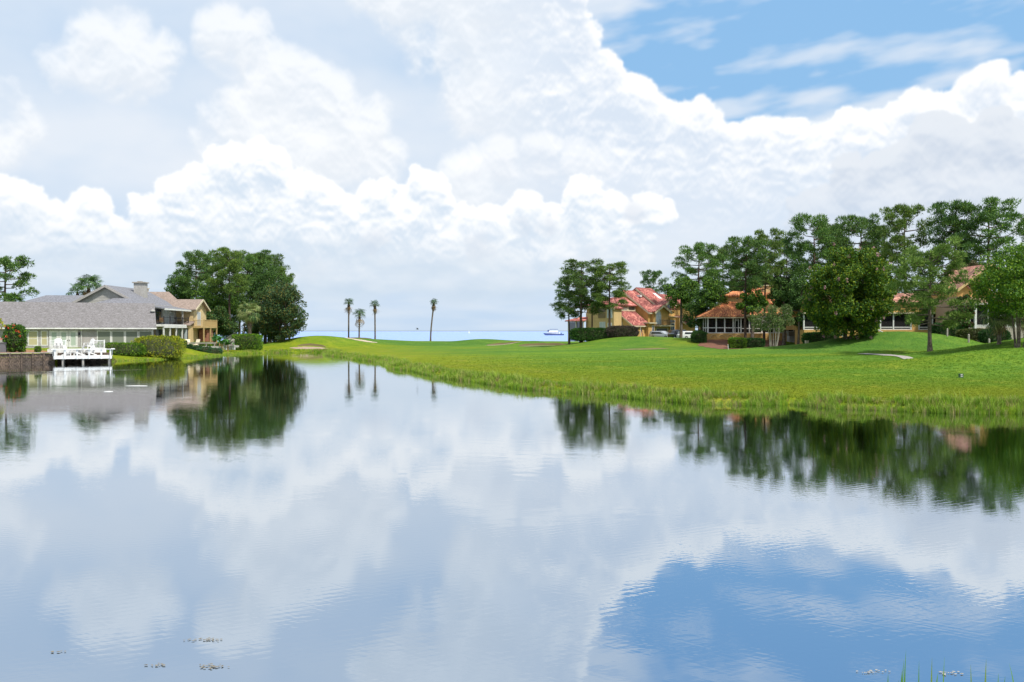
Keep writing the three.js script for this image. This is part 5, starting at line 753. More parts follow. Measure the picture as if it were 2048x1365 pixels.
  part('railing', new Shape().box(x(1575), x(1592), y(608), y(607.2), -0.4, -0.34).box(x(1575), x(1592), y(613.5), y(612.7), -0.4, -0.34).build(), M.black, o);
  for (const u of [1574, 1593]) part('porch_post', boxShape(x(u) - 0.12, x(u) + 0.12, -0.5, y(640), 0.4, 0.64), M.white, o); part('terrace_step', boxShape(x(1575), x(1602), -0.6, y(672.5), -0.6, 1.2), M.concrete, o);
}
// villas behind the crape myrtle and the young pine
{
  const d0 = 126, X0 = across(1680, d0), y0 = 2.6, y = (v, d = d0) => level(v, d) - y0, x = (u, d = d0) => across(u, d) - X0, o = thing('mound_villa', 'ochre stucco villa with long white-posted porch behind the grass mound', 'house', [X0, y0, -d0], 0);
  const fl = y(660), ev = y(628), a = x(1608), b = x(1885); part('plinth', boxShape(a, b, -0.9, fl, -4, 0.1), M.stucco, o);
  part('wall', new Shape().box(a, b, fl, y(606), -10, -3.2).build(), M.stucco, o); part('wall', boxShape(x(1825), x(1838), fl, ev, -3.19, 0), M.stucco, o);
  screenBay(o, a, x(1824), 0, fl, ev, y(655), [1608, 1646, 1668, 1690, 1725, 1761, 1787, 1822].map((u) => x(u))); screenBay(o, x(1838), b, 0, fl, ev, y(655), [1838, 1865, 1884].map((u) => x(u)));
  part('eave_trim', boxShape(a - 0.3, b + 0.3, ev, ev + 0.22, 0.2, 0.5), M.cream, o); part('wall', boxShape(a, b, ev + 0.221, y(604), -3.2, 0.25), M.stucco, o); part('roof', new Shape().slab(P3([a - 0.4, y(605), 0.6], [b + 0.4, y(605), 0.6], [b - 1, y(584), -5], [a + 2, y(584), -5]), 0.2).build(), M.pinkTile, o);
  for (const u of [1655, 1700, 1755, 1800, 1850, 1874]) windowOn(o, onFace(0, 0, -3.18, 0), x(u) - 0.7, x(u) + 0.7, fl + 0.3, ev - 0.3, { pane: M.glass, frame: M.cream }); windowOn(o, onFace(0, 0, 0.26, 0), x(1874), x(1883), y(623), y(608), { pane: M.paleGlass });
  part('stair_rail', new Shape().beam(V(x(1672), fl - 0.1, 0.3), V(x(1679), fl - 1.0, 2.0), 0.14, 0.3).beam(V(x(1754), fl, 0.3), V(x(1762), fl - 0.55, 1.5), 0.14, 0.16).build(), M.white, o);
}
{
  const d0 = 116, X0 = across(1940, d0), y0 = 2.4, y = (v, d = d0) => level(v, d) - y0, x = (u, d = d0) => across(u, d) - X0, o = thing('gabled_villa', 'ochre villa with pink tile gable roof and tall white-posted porch under the leafy tree', 'house', [X0, y0, -d0], 0);
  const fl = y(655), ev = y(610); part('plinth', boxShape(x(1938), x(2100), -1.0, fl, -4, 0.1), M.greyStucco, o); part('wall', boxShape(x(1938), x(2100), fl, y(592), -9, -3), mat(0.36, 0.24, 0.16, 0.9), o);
  screenBay(o, x(1939.5), x(2100), 0, fl, ev, y(651), [1939.5, 1949, 1976, 2000, 2030, 2060].map((u) => x(u))); part('column', boxShape(x(1947.5), x(1951.5), fl - 0.6, ev, 0.1, 0.34), M.white, o);
  part('fascia', boxShape(x(1937), x(2104), ev, y(606), -3, 0.5), M.concrete, o);
  const ap = y(530, 119), lo = y(578, 119), ax = x(1985, 119); part('wall', new Shape().slab(P3([x(1917, 119), y(600), -3.4], [x(2060, 119), y(600), -3.4], [x(2060, 119), lo, -3.4], [ax, ap, -3.4], [x(1917, 119), lo, -3.4]), 5).build(), M.stucco, o);
  part('roof', new Shape().slab(P3([x(1914, 119), lo - 0.1, -2.9], [ax, ap + 0.2, -2.9], [ax, ap + 0.2, -12], [x(1914, 119), lo - 0.1, -12]).reverse(), -0.2).slab(P3([x(2064, 119), lo - 0.1, -2.9], [x(2064, 119), lo - 0.1, -12], [ax + 0.01, ap + 0.19, -12], [ax + 0.01, ap + 0.19, -2.9]), 0.2).build(), M.pinkTile, o);
  part('rake_board', new Shape().beam(V(x(1914, 119), lo - 0.25, -2.88), V(ax, ap + 0.05, -2.88), 0.1, 0.3).build(), M.paleStucco, o);
  part('roof', new Shape().slab(P3([x(1885, 125), y(574, 125), -6], [x(1925, 125), y(574, 125), -6], [x(1925, 125), y(538, 125), -11], [x(1899, 125), y(538, 125), -11]), 0.2).build(), M.pinkTile, o); part('wall', boxShape(x(1890, 125), x(1921, 119), fl - 1, y(575, 125), -12, -6.4), M.stucco, o);
  for (const [u0, u1, v0, v1] of [[1943, 1955, 567, 562], [1955, 1964, 582, 571], [1985, 2000, 585, 570], [2010, 2025, 585, 570]]) windowOn(o, onFace(0, 0, -3.38, 0), x(u0, 119), x(u1, 119), y(v0, 119), y(v1, 119), { pane: M.paleGlass }); for (const [u0, u1, v] of [[1942, 1958, 560], [1936, 1952, 573]]) part('window_hood', new Shape().slab(P3([x(u0, 119), y(v + 4, 119), -2.7], [x(u1, 119), y(v + 4, 119), -2.7], [x(u1, 119), y(v - 3, 119), -3.39], [x(u0, 119), y(v - 3, 119), -3.39]), 0.1).build(), M.redTile, o);
  windowOn(o, onFace(0, 0, -2.98, 0), x(1952), x(1972), fl + 0.1, y(630), { pane: M.glass, frame: M.greyStucco });
}

// ---------------------------------------------------------------- sand, mulch and the cart path, laid on the ground
function laid(name, outline, material, lift = 0.03, step = 0.7, parent) {            // outline: [x, distance ahead]
  const xs = outline.map((q) => q[0]), ds = outline.map((q) => q[1]), inside = (x, d) => { let c = false; for (let k = 0, j = outline.length - 1; k < outline.length; j = k++) { const [a, b] = outline[j], [e, f] = outline[k]; if ((b > d) !== (f > d) && x < (e - a) * (d - b) / (f - b) + a) c = !c; } return c; };
  const S = new Shape(), g = (x, d) => V(x, ground(x, -d) + lift, -d);
  for (let x = Math.min(...xs); x < Math.max(...xs); x += step) for (let d = Math.min(...ds); d < Math.max(...ds); d += step) if (inside(x + step / 2, d + step / 2)) S.quad(g(x, d), g(x + step, d), g(x + step, d + step), g(x, d + step));
  return structure(name, S.build(), material);
}
const blob = (cx, cd, rx, rd, seed, n = 26) => Array.from({ length: n }, (_, k) => { const a = k / n * 6.28319, r = 1 + 0.35 * noise3(Math.cos(a) * 1.3 + seed, Math.sin(a) * 1.3, seed * 1.7); return [cx + Math.cos(a) * rx * r, cd + Math.sin(a) * rd * r]; });
const speckle = texture(256, 256, (x, y) => { const k = 225 + 30 * tiled(x / 256, y / 256, 40, 3, 21) + 14 * tiled(x / 256, y / 256, 6, 2, 3); return [k, k, k]; }); speckle.repeat.set(1 / 2, 1 / 2);
const sand = mat(0.56, 0.47, 0.34, 1, { map: speckle }), pinkSand = mat(0.42, 0.31, 0.24, 1, { map: speckle }), mulch = mat(0.2, 0.085, 0.05, 1, { map: speckle }), straw = mat(0.33, 0.17, 0.085, 1, { map: speckle }), paving = mat(0.4, 0.37, 0.33, 0.95, { map: speckle }), bare = mat(0.2, 0.16, 0.06, 1, { map: speckle });
laid('bunker_sand', blob(across(617, 164), 164, 3.4, 1.8, 1), pinkSand, 0.03, 0.4); laid('bunker_sand', blob(across(722, 178), 178, 3.6, 1.4, 2), sand, 0.03, 0.4); laid('bunker_sand', blob(across(1090, 163), 162, 5.0, 1.6, 3), sand, 0.03, 0.4); laid('bunker_sand', blob(across(1006, 172), 172, 3.6, 0.9, 4), sand, 0.03, 0.4);
laid('bare_patch', blob(across(1288, 126), 126, 3.6, 1.3, 5), bare, 0.02, 0.35); laid('bare_patch', blob(across(1150, 156), 157, 3.5, 0.9, 6), bare, 0.035, 0.35);
laid('mulch_bed', [[-61.5, 102.6], [-56.1, 105.7], [-56.1, 108.9], [-52.5, 110.9], [-53.2, 116], [-57, 114.5], [-62.5, 111.5]], straw, 0.05, 0.4);
laid('mulch_bed', [[across(1397, 131), 131], [across(1440, 125), 125], [across(1490, 124.5), 124.5], [across(1560, 128), 128], [across(1570, 136), 136], [across(1400, 138), 138]], mulch, 0.04, 0.5);
{ const S = new Shape(), pts = [[across(1846, 74), 74], [across(1822, 80), 80], [across(1790, 88), 88], [across(1755, 94), 94], [across(1725, 97), 97]], c = new THREE.CatmullRomCurve3(pts.map(([x, d]) => V(x, 0, -d))), n = 60, e = [];
  for (let k = 0; k <= n; k++) { const p = c.getPoint(k / n), t = c.getTangent(k / n), s = V(-t.z, 0, t.x).normalize().multiplyScalar(0.6); e.push([p.clone().sub(s), p.clone().add(s)].map((q) => V(q.x, ground(q.x, q.z) + 0.05, q.z))); }
  for (let k = 0; k < n; k++) S.quad(e[k][1], e[k][0], e[k + 1][0], e[k + 1][1]); structure('cart_path', S.build(), paving); }

// sod faces at the back of the bunkers
for (const [u0, u1, d, h, bow] of [[592, 652, 166, 0.5, 0.8], [1036, 1140, 164.5, 0.55, 1.0], [972, 1040, 173.5, 0.35, 0.6], [1120, 1180, 159, 0.3, 0.5], [640, 745, 186, 0.3, 0.5]]) {
  const S = new Shape(), n = 24, q = (k) => { const t = k / n, x = across(lerp(u0, u1, t), d), D = d + bow * Math.sin(t * Math.PI), y = ground(x, -D), e = Math.sin(t * Math.PI) ** 0.4 * (0.85 + 0.3 * noise3(x * 0.8, d, 1)); return [V(x, y - 0.1, -D), V(x, y + h * e, -D - 0.25), V(x, y - 0.05, -D - 2.2)]; };
  for (let k = 0; k < n; k++) { const a = q(k), b = q(k + 1); S.tint = [0.13, 0.1, 0.05]; S.quad(a[0], b[0], b[1], a[1]); S.tint = [0.1, 0.18, 0.03]; S.quad(a[1], b[1], b[2], a[2]); } S.colored = true; structure('bunker_lip', S.build(), new THREE.MeshStandardMaterial({ roughness: 1, vertexColors: true, side: THREE.DoubleSide }));
}

// ---------------------------------------------------------------- timber bulkhead, white deck and its chairs
{
  const a = V(-62.5, 0, -100.75), b = V(-54.35, 0, -105.28), L = a.distanceTo(b), o = thing('timber_bulkhead', 'weathered timber bulkhead holding the mulch bed above the water', 'retaining wall', [a.x, 0, a.z], Math.atan2(-(b.z - a.z), b.x - a.x));
  const n = 8, w = L / n, R = rng(3), tones = [M.oldTimber, mat(0.22, 0.18, 0.15, 0.95, { map: barkMap }), mat(0.13, 0.115, 0.105, 0.95, { map: barkMap })];
  for (let k = 0; k < n; k++) { for (let r = 0; r < 4; r++) part('plank', boxShape(k * w + 0.12, (k + 1) * w - 0.02, -0.5 + r * 0.42, -0.5 + r * 0.42 + 0.4, -0.02 * R(), 0.06 + 0.03 * R()), pick(R, tones), o); part('post', boxShape(k * w - 0.02, k * w + 0.14, -0.8, 1.25, 0.06, 0.26), M.oldTimber, o); }
  part('cap_board', boxShape(-0.1, L + 0.1, 1.22, 1.3, -0.25, 0.24), M.greyTimber, o);
  for (let r = 0; r < 4; r++) part('plank', new Shape().beam(V(L + 0.02, -0.3 + r * 0.42, 0), V(L - 2.2, -0.3 + r * 0.42, -1.9), 0.08, 0.4).build(), M.oldTimber, o);   // the return behind the deck
}
{
  const a = V(-55.3, 0, -107.95), b = V(-49.9, 0, -110.45), L = a.distanceTo(b), o = thing('timber_bulkhead', 'dark timber bulkhead in the shade under the white deck', 'retaining wall', [a.x, 0, a.z], Math.atan2(-(b.z - a.z), b.x - a.x));
  for (let k = 0; k < 5; k++) { for (let r = 0; r < 4; r++) part('plank', boxShape(k * L / 5 + 0.1, (k + 1) * L / 5 - 0.02, -0.5 + r * 0.42, -0.1 + r * 0.42, 0, 0.07), M.oldTimber, o); part('post', boxShape(k * L / 5 - 0.04, k * L / 5 + 0.12, -0.8, 1.2, 0.07, 0.24), M.oldTimber, o); }
}
const deckWhite = mat(0.74, 0.74, 0.73, 0.55, { map: grainMap });
{
  const x0 = -54.0, w = 6.2, d0 = 104.4, o = thing('white_deck', 'white two-level timber deck standing over the water below the ranch house', 'deck', [x0, 0, -d0], 0.42);
  for (let k = 0; k < 14; k++) part('board', boxShape(0.02, w - 0.02, 0.8, 0.85, -(k + 1) * 0.27 + 0.01, -k * 0.27), deckWhite, o);
  part('fascia', new Shape().box(0, w, 0.52, 0.84, 0.002, 0.06).box(w, w + 0.05, 0.52, 0.84, -3.8, 0).box(-0.05, 0, 0.52, 0.84, -3.8, 0).build(), deckWhite, o);
  for (const x of [0.15, 1.2, 2.5, 3.8, 5.1, 6.1]) part('rail_post', boxShape(x - 0.09, x + 0.09, 0.5, 1.62, 0.061, 0.2), deckWhite, o);
  part('cap_rail', new Shape().box(-0.25, w + 0.4, 1.62, 1.69, -0.22, 0.34).box(w - 0.05, w + 0.35, 1.625, 1.685, -3.6, -0.221).box(-0.25, 0.1, 1.625, 1.685, -3.6, -0.221).build(), deckWhite, o);
  const bal = new Shape(); for (let z = -3.5; z < 0; z += 0.16) { bal.box(w + 0.08, w + 0.12, 0.85, 1.62, z, z + 0.05); bal.box(-0.1, -0.06, 0.85, 1.62, z, z + 0.05); } part('baluster', bal.build(), deckWhite, o);
  for (let k = 0; k < 10; k++) part('board', boxShape(-0.9, w - 0.6, 1.58, 1.63, -3.8 - (k + 1) * 0.3 + 0.01, -3.8 - k * 0.3), deckWhite, o); part('riser', boxShape(-0.9, w - 0.6, 0.85, 1.575, -3.86, -3.81), deckWhite, o);
  for (const [a, b] of [[-0.6, 1.1], [4.2, 5.4]]) { for (const x of [a, b]) part('rail_post', boxShape(x - 0.06, x + 0.06, 1.6, 2.75, -3.92, -3.8), deckWhite, o); const S = new Shape(); for (let x = a + 0.14; x < b - 0.05; x += 0.15) S.box(x, x + 0.05, 1.75, 2.6, -3.88, -3.84); part('baluster', S.build(), deckWhite, o); part('hand_rail', new Shape().box(a, b, 2.6, 2.68, -3.93, -3.79).box(a, b, 1.7, 1.77, -3.89, -3.83).build(), deckWhite, o); }
  for (const [x, z] of [[0.95, -0.2], [3.1, -0.2], [5.95, -0.2], [0.95, -3.2], [3.1, -3.2], [5.95, -3.2]]) part('pile', new THREE.CylinderGeometry(0.13, 0.14, 2.2, 9).translate(x, -0.3, z), M.greyTimber, o);
}
function adirondack(label, at, turn, m = deckWhite, group = 'white slatted chairs on the deck') {
  const o = thing('slatted_chair', label, 'chair', at, turn, group), B = new Shape(), S = new Shape();
  for (let k = 0; k < 6; k++) { const x = -0.27 + k * 0.108, h = 0.92 + 0.14 * Math.sin((k + 0.5) / 6 * Math.PI); B.slab(P3([x - 0.047, 0.3, -0.16], [x + 0.047, 0.3, -0.16], [x + 0.05, h + 0.1, -0.52], [x - 0.05, h + 0.1, -0.52]), 0.025); }
  for (let k = 0; k < 5; k++) S.slab(P3([-0.28, 0.4 - (4 - k) * 0.025, -0.05 + k * 0.11 + 0.1], [0.28, 0.4 - (4 - k) * 0.025, -0.05 + k * 0.11 + 0.1], [0.28, 0.4 - (4 - k) * 0.025, -0.05 + k * 0.11], [-0.28, 0.4 - (4 - k) * 0.025, -0.05 + k * 0.11]), 0.03);
  part('backrest', B.build(), m, o); part('seat', S.build(), m, o);
  for (const s of [-1, 1]) { part('armrest', boxShape(s * 0.38 - 0.08, s * 0.38 + 0.08, 0.6, 0.64, -0.42, 0.45), m, o); part('leg', boxShape(s * 0.33 - 0.03, s * 0.33 + 0.03, 0, 0.6, 0.33, 0.43), m, o); part('leg', new Shape().beam(V(s * 0.29, 0.36, 0.42), V(s * 0.29, 0.02, -0.7), 0.04, 0.13).beam(V(s * 0.33, 0.6, -0.36), V(s * 0.33, 0.2, -0.36), 0.04, 0.07).build(), m, o); }
  return o;
}
const chairAt = (u, d, y) => [across(u, d), y, -d];
for (const [u, d, y, turn, label] of [[113, 110.2, 1.63, 0.3, 'white slatted chair on the upper deck behind the baluster rail beside the gate gap'], [121, 110.6, 1.63, 0.9, 'second white slatted chair on the upper deck, turned towards the house corner'], [177, 111.8, 1.63, -0.5, 'white slatted chair on the upper deck by the short baluster rail'], [137, 107.6, 0.85, 1.5, 'white slatted chair on the lower deck seen from its side'], [156, 108.4, 0.85, -1.3, 'white slatted chair on the lower deck facing its neighbour'], [178, 109.0, 0.85, -0.4, 'white slatted chair on the lower deck at the water rail']]) adirondack(label, chairAt(u, d, y), turn).scale.setScalar(1.12);

// ---------------------------------------------------------------- patio below the yellow house
{
  const d = 143, x0 = across(362, d), w = across(430, d) - x0, y0 = 0.85, o = thing('patio_terrace', 'raised timber patio with long grey rail before the yellow house', 'terrace', [x0, y0, -d], 0);
  part('deck', boxShape(0, w, 0.1, 0.45, -4, 0), M.concrete, o); part('skirt', boxShape(0, w, -0.3, 0.1, -3.9, -0.05), M.greyTimber, o); for (let k = 0; k < 5; k++) part('post', boxShape(k * w / 4.2, k * w / 4.2 + 0.12, 0.45, 1.05, -0.25, -0.13), M.greyTimber, o); part('rail', boxShape(0.1, w, 0.95, 1.15, -0.3, -0.1), M.greyTimber, o);
  const g = thing('gate_post', 'white boarded gate post at the end of the patio', 'post', [across(359, 141), 0.75, -141], 0); part('post', boxShape(-0.18, 0.18, 0, 1.9, -0.15, 0.15), deckWhite, g); part('cap', new THREE.ConeGeometry(0.3, 0.2, 4, 1).rotateY(Math.PI / 4).translate(0, 2.0, 0), deckWhite, g); part('board', boxShape(-0.14, 0.14, 0.3, 1.6, 0.15, 0.18), deckWhite, g);
  for (const [u, t, k] of [[367, 0.5, 0], [373, 0.3, 1], [389, -0.4, 2]]) { const c = thing('lounge_chair', ['cream lounge chair beside the white gate post', 'cream lounge chair second from the white gate post', 'cream low lounge chair apart from the other two on the patio'][k], 'chair', [across(u, 144), y0 + 0.45, -144.4], t, 'cream lounge chairs on the patio'), m = mat(0.68, 0.6, 0.45, 0.8); part('seat', boxShape(-0.35, 0.35, 0.28, 0.4, -0.3, 0.9), m, c); part('backrest', new Shape().slab(P3([-0.35, 0.38, -0.25], [0.35, 0.38, -0.25], [0.35, 1.2, -0.6], [-0.35, 1.2, -0.6]), 0.1).build(), m, c); for (const [i, z] of [[-1, -0.2], [1, -0.2], [-1, 0.8], [1, 0.8]]) part('leg', boxShape(i * 0.3 - 0.03, i * 0.3 + 0.03, 0, 0.28, z - 0.03, z + 0.03), M.timber, c); }
  const b = thing('low_deck', 'low whitewashed block terrace between banana plants and clipped hedge', 'terrace', [across(446, 150), 0.75, -150], 0); part('platform', boxShape(0, 1.9, 0.3, 0.62, -2.5, 0), M.concrete, b); for (const x of [0.1, 0.75, 1.4]) part('block', boxShape(x, x + 0.5, -0.1, 0.3, -0.5, -0.05), deckWhite, b);
  adirondack('weathered slatted chair on the block terrace by the banana plant', [across(451, 151), 1.37, -151], 0.4, M.greyTimber, 'weathered chairs on the block terrace'); adirondack('weathered slatted chair on the block terrace by the clipped hedge', [across(462, 151), 1.37, -151], -0.3, M.greyTimber, 'weathered chairs on the block terrace');
}
{ const o = thing('dock_rail', 'short white baluster rail at the shore under the magnolia', 'railing', base(546, 182, 0), 0); for (const x of [-0.5, 0.4]) part('post', boxShape(x - 0.06, x + 0.06, 0, 1.15, -0.06, 0.06), M.greyTimber, o); const S = new Shape(); for (let x = -0.36; x < 0.3; x += 0.14) S.box(x, x + 0.05, 0.15, 1.0, -0.02, 0.02); part('baluster', S.build(), deckWhite, o); part('hand_rail', boxShape(-0.6, 0.5, 1.0, 1.08, -0.05, 0.05), deckWhite, o); }

// ---------------------------------------------------------------- cars, flag, ship, bird
function car(label, at, turn, paint, tallness, group = 'cars parked at the red-roofed villa') {
  const o = thing('parked_car', label, 'car', at, turn, group), H = tallness, p = new THREE.Shape([[-2.2, 0.35], [-2.25, 0.8], [-2.05, 0.95], [-1.95, H - 0.08], [-1.6, H], [0.35, H], [1.05, 1.0], [2.0, 0.88], [2.25, 0.65], [2.25, 0.35]].map(([a, b]) => new THREE.Vector2(a, b)));
  const g = new THREE.ExtrudeGeometry(p, { depth: 1.6, bevelEnabled: true, bevelSize: 0.08, bevelThickness: 0.1, bevelSegments: 2 }); g.translate(0, 0, -0.8); part('body', toCreasedNormals(g, 0.6), paint, o);
  for (const s of [-1, 1]) { part('side_window', new Shape().slab(P3([-1.7, 1.0, 0], [0.75, 1.0, 0], [0.25, H - 0.12, 0], [-1.6, H - 0.12, 0]).map((q) => V(q.x, q.y, 0)), 0.02).build().translate(0, 0, 0), M.glass, o).position.z = s * 0.915; for (const x of [-1.35, 1.4]) { const w = part('wheel', new THREE.CylinderGeometry(0.34, 0.34, 0.22, 16).rotateX(Math.PI / 2).translate(x, 0.34, s * 0.82), M.black, o); part('rim', new THREE.CylinderGeometry(0.2, 0.2, 0.03, 12).rotateX(Math.PI / 2).translate(x, 0.34, s * 0.94), M.concrete, w); } part('headlight', boxShape(2.24, 2.34, 0.62, 0.76, s * 0.68 - 0.16, s * 0.68 + 0.16), M.white, o); }
  part('windscreen', new Shape().slab(P3([0.46, H - 0.02, 0.72], [0.46, H - 0.02, -0.72], [1.1, 1.05, -0.78], [1.1, 1.05, 0.78]).reverse(), 0.02).build(), M.glass, o); part('rear_window', new Shape().slab(P3([-2.08, 1.05, -0.7], [-2.08, 1.05, 0.7], [-2.03, H - 0.15, 0.65], [-2.03, H - 0.15, -0.65]), 0.02).build(), M.glass, o); return o;
}
const lift = (u, v, d) => [across(u, d), Math.max(ground(across(u, d), -d), 0), -d];
car('black estate car parked beside the white car at the villa drive', lift(1362, 0, 158), 0.5, phys(0.012, 0.014, 0.02, 0.25, { clearcoat: 1 }), 1.5); car('white car parked beside the black car at the villa drive', lift(1381, 0, 156), 0.35, phys(0.7, 0.72, 0.74, 0.3, { clearcoat: 1 }), 1.45); car('silver car in front of the dark garage of the red-roofed villa', lift(1324, 0, 162), -0.75, phys(0.45, 0.47, 0.5, 0.3, { metalness: 0.4, clearcoat: 1 }), 1.45);
{
  const c = document.createElement('canvas'); c.width = 190; c.height = 100; const k = c.getContext('2d'); for (let s = 0; s < 13; s++) { k.fillStyle = s % 2 ? '#f2efe9' : '#b02238'; k.fillRect(0, s * 100 / 13, 190, 100 / 13 + 1); } k.fillStyle = '#22305f'; k.fillRect(0, 0, 76, 54); k.fillStyle = '#ffffff'; for (let r = 0; r < 9; r++) for (let q = 0; q < (r % 2 ? 5 : 6); q++) { k.beginPath(); k.arc(7 + q * 12.5 + (r % 2 ? 6 : 0), 5 + r * 5.5, 1.8, 0, 7); k.fill(); }
  const t = new THREE.CanvasTexture(c); t.colorSpace = THREE.SRGBColorSpace; const d = 160, o = thing('flag', 'limp star-spangled striped flag hanging from a short pole by the red-roofed villa', 'flag', base(1281, d, 0.05), 0.3), g = new THREE.PlaneGeometry(1.5, 0.9, 24, 12), p = g.attributes.position;
  for (let i = 0; i < p.count; i++) { const a = (p.getX(i) + 0.75) / 1.5, b = (p.getY(i) + 0.45) / 0.9; p.setXYZ(i, 0.05 + b * 0.1 + 0.42 * Math.sin(a * 1.4) * (1.1 - 0.3 * b), -a * 1.45 + b * 0.45, 0.1 * Math.sin(a * 5 + b * 7)); } g.computeVertexNormals(); g.translate(0, 2.1, 0);
  part('pole', new Shape().tube([V(0, 0, 0), V(0, 2.9, 0)], [0.04, 0.03], 7).build(), M.white, o); part('cloth', g, new THREE.MeshStandardMaterial({ map: t, roughness: 0.85, side: THREE.DoubleSide }), o); part('finial', new THREE.SphereGeometry(0.06, 8, 6).translate(0, 2.94, 0), M.concrete, o);
}
{
  const d = 1050, o = thing('passenger_ship', 'dark-hulled excursion ship with white decks crossing the bay', 'ship', [across(1107, d), -1.0, -d], 0), h = new THREE.Shape([[-12, 2.6], [-9.5, 0], [12, 0], [12.3, 1.5], [4, 1.6], [-7, 2.2]].map(([a, b]) => new THREE.Vector2(a, b))), g = new THREE.ExtrudeGeometry(h, { depth: 5, bevelEnabled: true, bevelSize: 0.2, bevelThickness: 0.6, bevelSegments: 2 }); g.translate(0, 0, -2.5);
  const navy = mat(0.05, 0.08, 0.2, 0.5), wh = mat(0.74, 0.74, 0.73, 0.6); part('hull', g, navy, o); part('main_deck_cabin', boxShape(-7, 7.5, 1.9, 4.0, -2.3, 2.3), wh, o); for (let k = 0; k < 8; k++) part('window', boxShape(-6 + k * 1.6, -5 + k * 1.6, 2.5, 3.4, 2.3, 2.36), navy, o); part('upper_deck_cabin', boxShape(-5.5, 5, 4.0, 5.6, -2, 2), wh, o); for (let k = 0; k < 6; k++) part('canopy_post', boxShape(-3.6 + k * 1.5, -3.4 + k * 1.5, 5.6, 6.9, 1.8, 2), wh, o); part('canopy', boxShape(-4.4, 5.2, 6.9, 7.4, -2.2, 2.2), navy, o); part('wheelhouse', boxShape(-7, -4.6, 4.0, 6.4, -1.6, 1.6), navy, o); part('stern_winch', boxShape(8.6, 9.6, 1.5, 3.2, -0.6, 0.6), navy, o);
}
{ const o = thing('sailing_boat', 'tiny white sailing boat far out on the bay horizon', 'boat', [across(938, 2400), -1.0, -2400], 0.5); part('hull', new Shape().slab(P3([-3, 1, 1], [-2.4, 0, 1], [2.6, 0, 1], [3.2, 1, 1]), 2).build(), deckWhite, o); part('sail', new Shape().slab(P3([-1.8, 1.4, 0], [1.8, 1.4, 0], [0.4, 7.5, 0]), 0.06).build(), deckWhite, o); }
{ // a dark bird on the wing
  const d = 120, o = thing('flying_bird', 'small dark bird flying low beside the curving palm', 'bird', [across(835, d), level(659, d), -d], 0.5), B = new Shape(); B.tube([V(-0.2, 0, 0), V(-0.1, 0.01, 0), V(0.05, 0.02, 0), V(0.15, 0.03, 0), V(0.2, 0.03, 0)], [0.012, 0.04, 0.05, 0.03, 0.006], 8); for (const s of [-1, 1]) { B.slab(P3([0.06, 0.03, 0.02 * s], [-0.08, 0.03, 0.02 * s], [-0.12, 0.2, 0.28 * s], [-0.02, 0.18, 0.22 * s]), 0.008); } B.slab(P3([-0.18, 0, 0.03], [-0.18, 0, -0.03], [-0.34, 0.0, -0.06], [-0.34, 0, 0.06]), 0.008); part('body', B.build(), mat(0.03, 0.03, 0.035, 0.7), o); }
// ---------------------------------------------------------------- things on the course
{ const d = 58, x = across(1923, d), o = thing('tee_marker', 'dark green tee marker box with two white strips on the near fairway', 'marker', [x, ground(x, -d), -d], 0.12), m = mat(0.03, 0.09, 0.045, 0.5); part('box', new Shape().box(-0.13, 0.13, 0, 0.24, -0.07, 0.07).box(-0.145, 0.145, 0.24, 0.262, -0.085, 0.085).build(), m, o); part('strip', new Shape().box(-0.07, 0.07, 0.16, 0.215, 0.07, 0.076).build(), M.white, o); part('strip', boxShape(-0.06, 0.08, 0.06, 0.11, 0.07, 0.076), M.white, o); part('foot', boxShape(-0.3, -0.13, 0, 0.03, -0.04, 0.04), m, o); }
{ const o = thing('white_stake', 'thin white stake in the grass before the porch hedge', 'stake', base(1457, 124, 0.02), 0.1); part('post', new Shape().beam(V(0, 0, 0), V(-0.06, 0.72, 0), 0.07).build(), M.white, o); part('tip', boxShape(-0.1, -0.02, 0.72, 0.8, -0.045, 0.045), mat(0.5, 0.1, 0.05, 0.7), o); }
for (const [u, d, label] of [[1895, 106, 'grey timber stake before the rounded dark shrub'], [1938, 103.5, 'grey timber stake before the bronze-topped hedge'], [1979, 101.5, 'grey timber stake before the dark shrub under the low palm']]) { const o = thing('timber_stake', label, 'stake', base(u, d, 0.05), 0.2, 'timber stakes along the mound'); part('post', boxShape(-0.08, 0.08, 0, 0.95, -0.08, 0.08), M.greyTimber, o); part('cap', new THREE.ConeGeometry(0.11, 0.1, 4).rotateY(Math.PI / 4).translate(0, 1.0, 0), M.greyTimber, o); }
{ const o = thing('utility_box', 'small cream utility box beside the mound hedge', 'box', base(1614, 112, 0.02), 0.1); part('body', boxShape(-0.2, 0.2, 0, 0.32, -0.15, 0.15), M.cream, o); part('lid', boxShape(-0.22, 0.22, 0.32, 0.36, -0.17, 0.17), M.cream, o); }
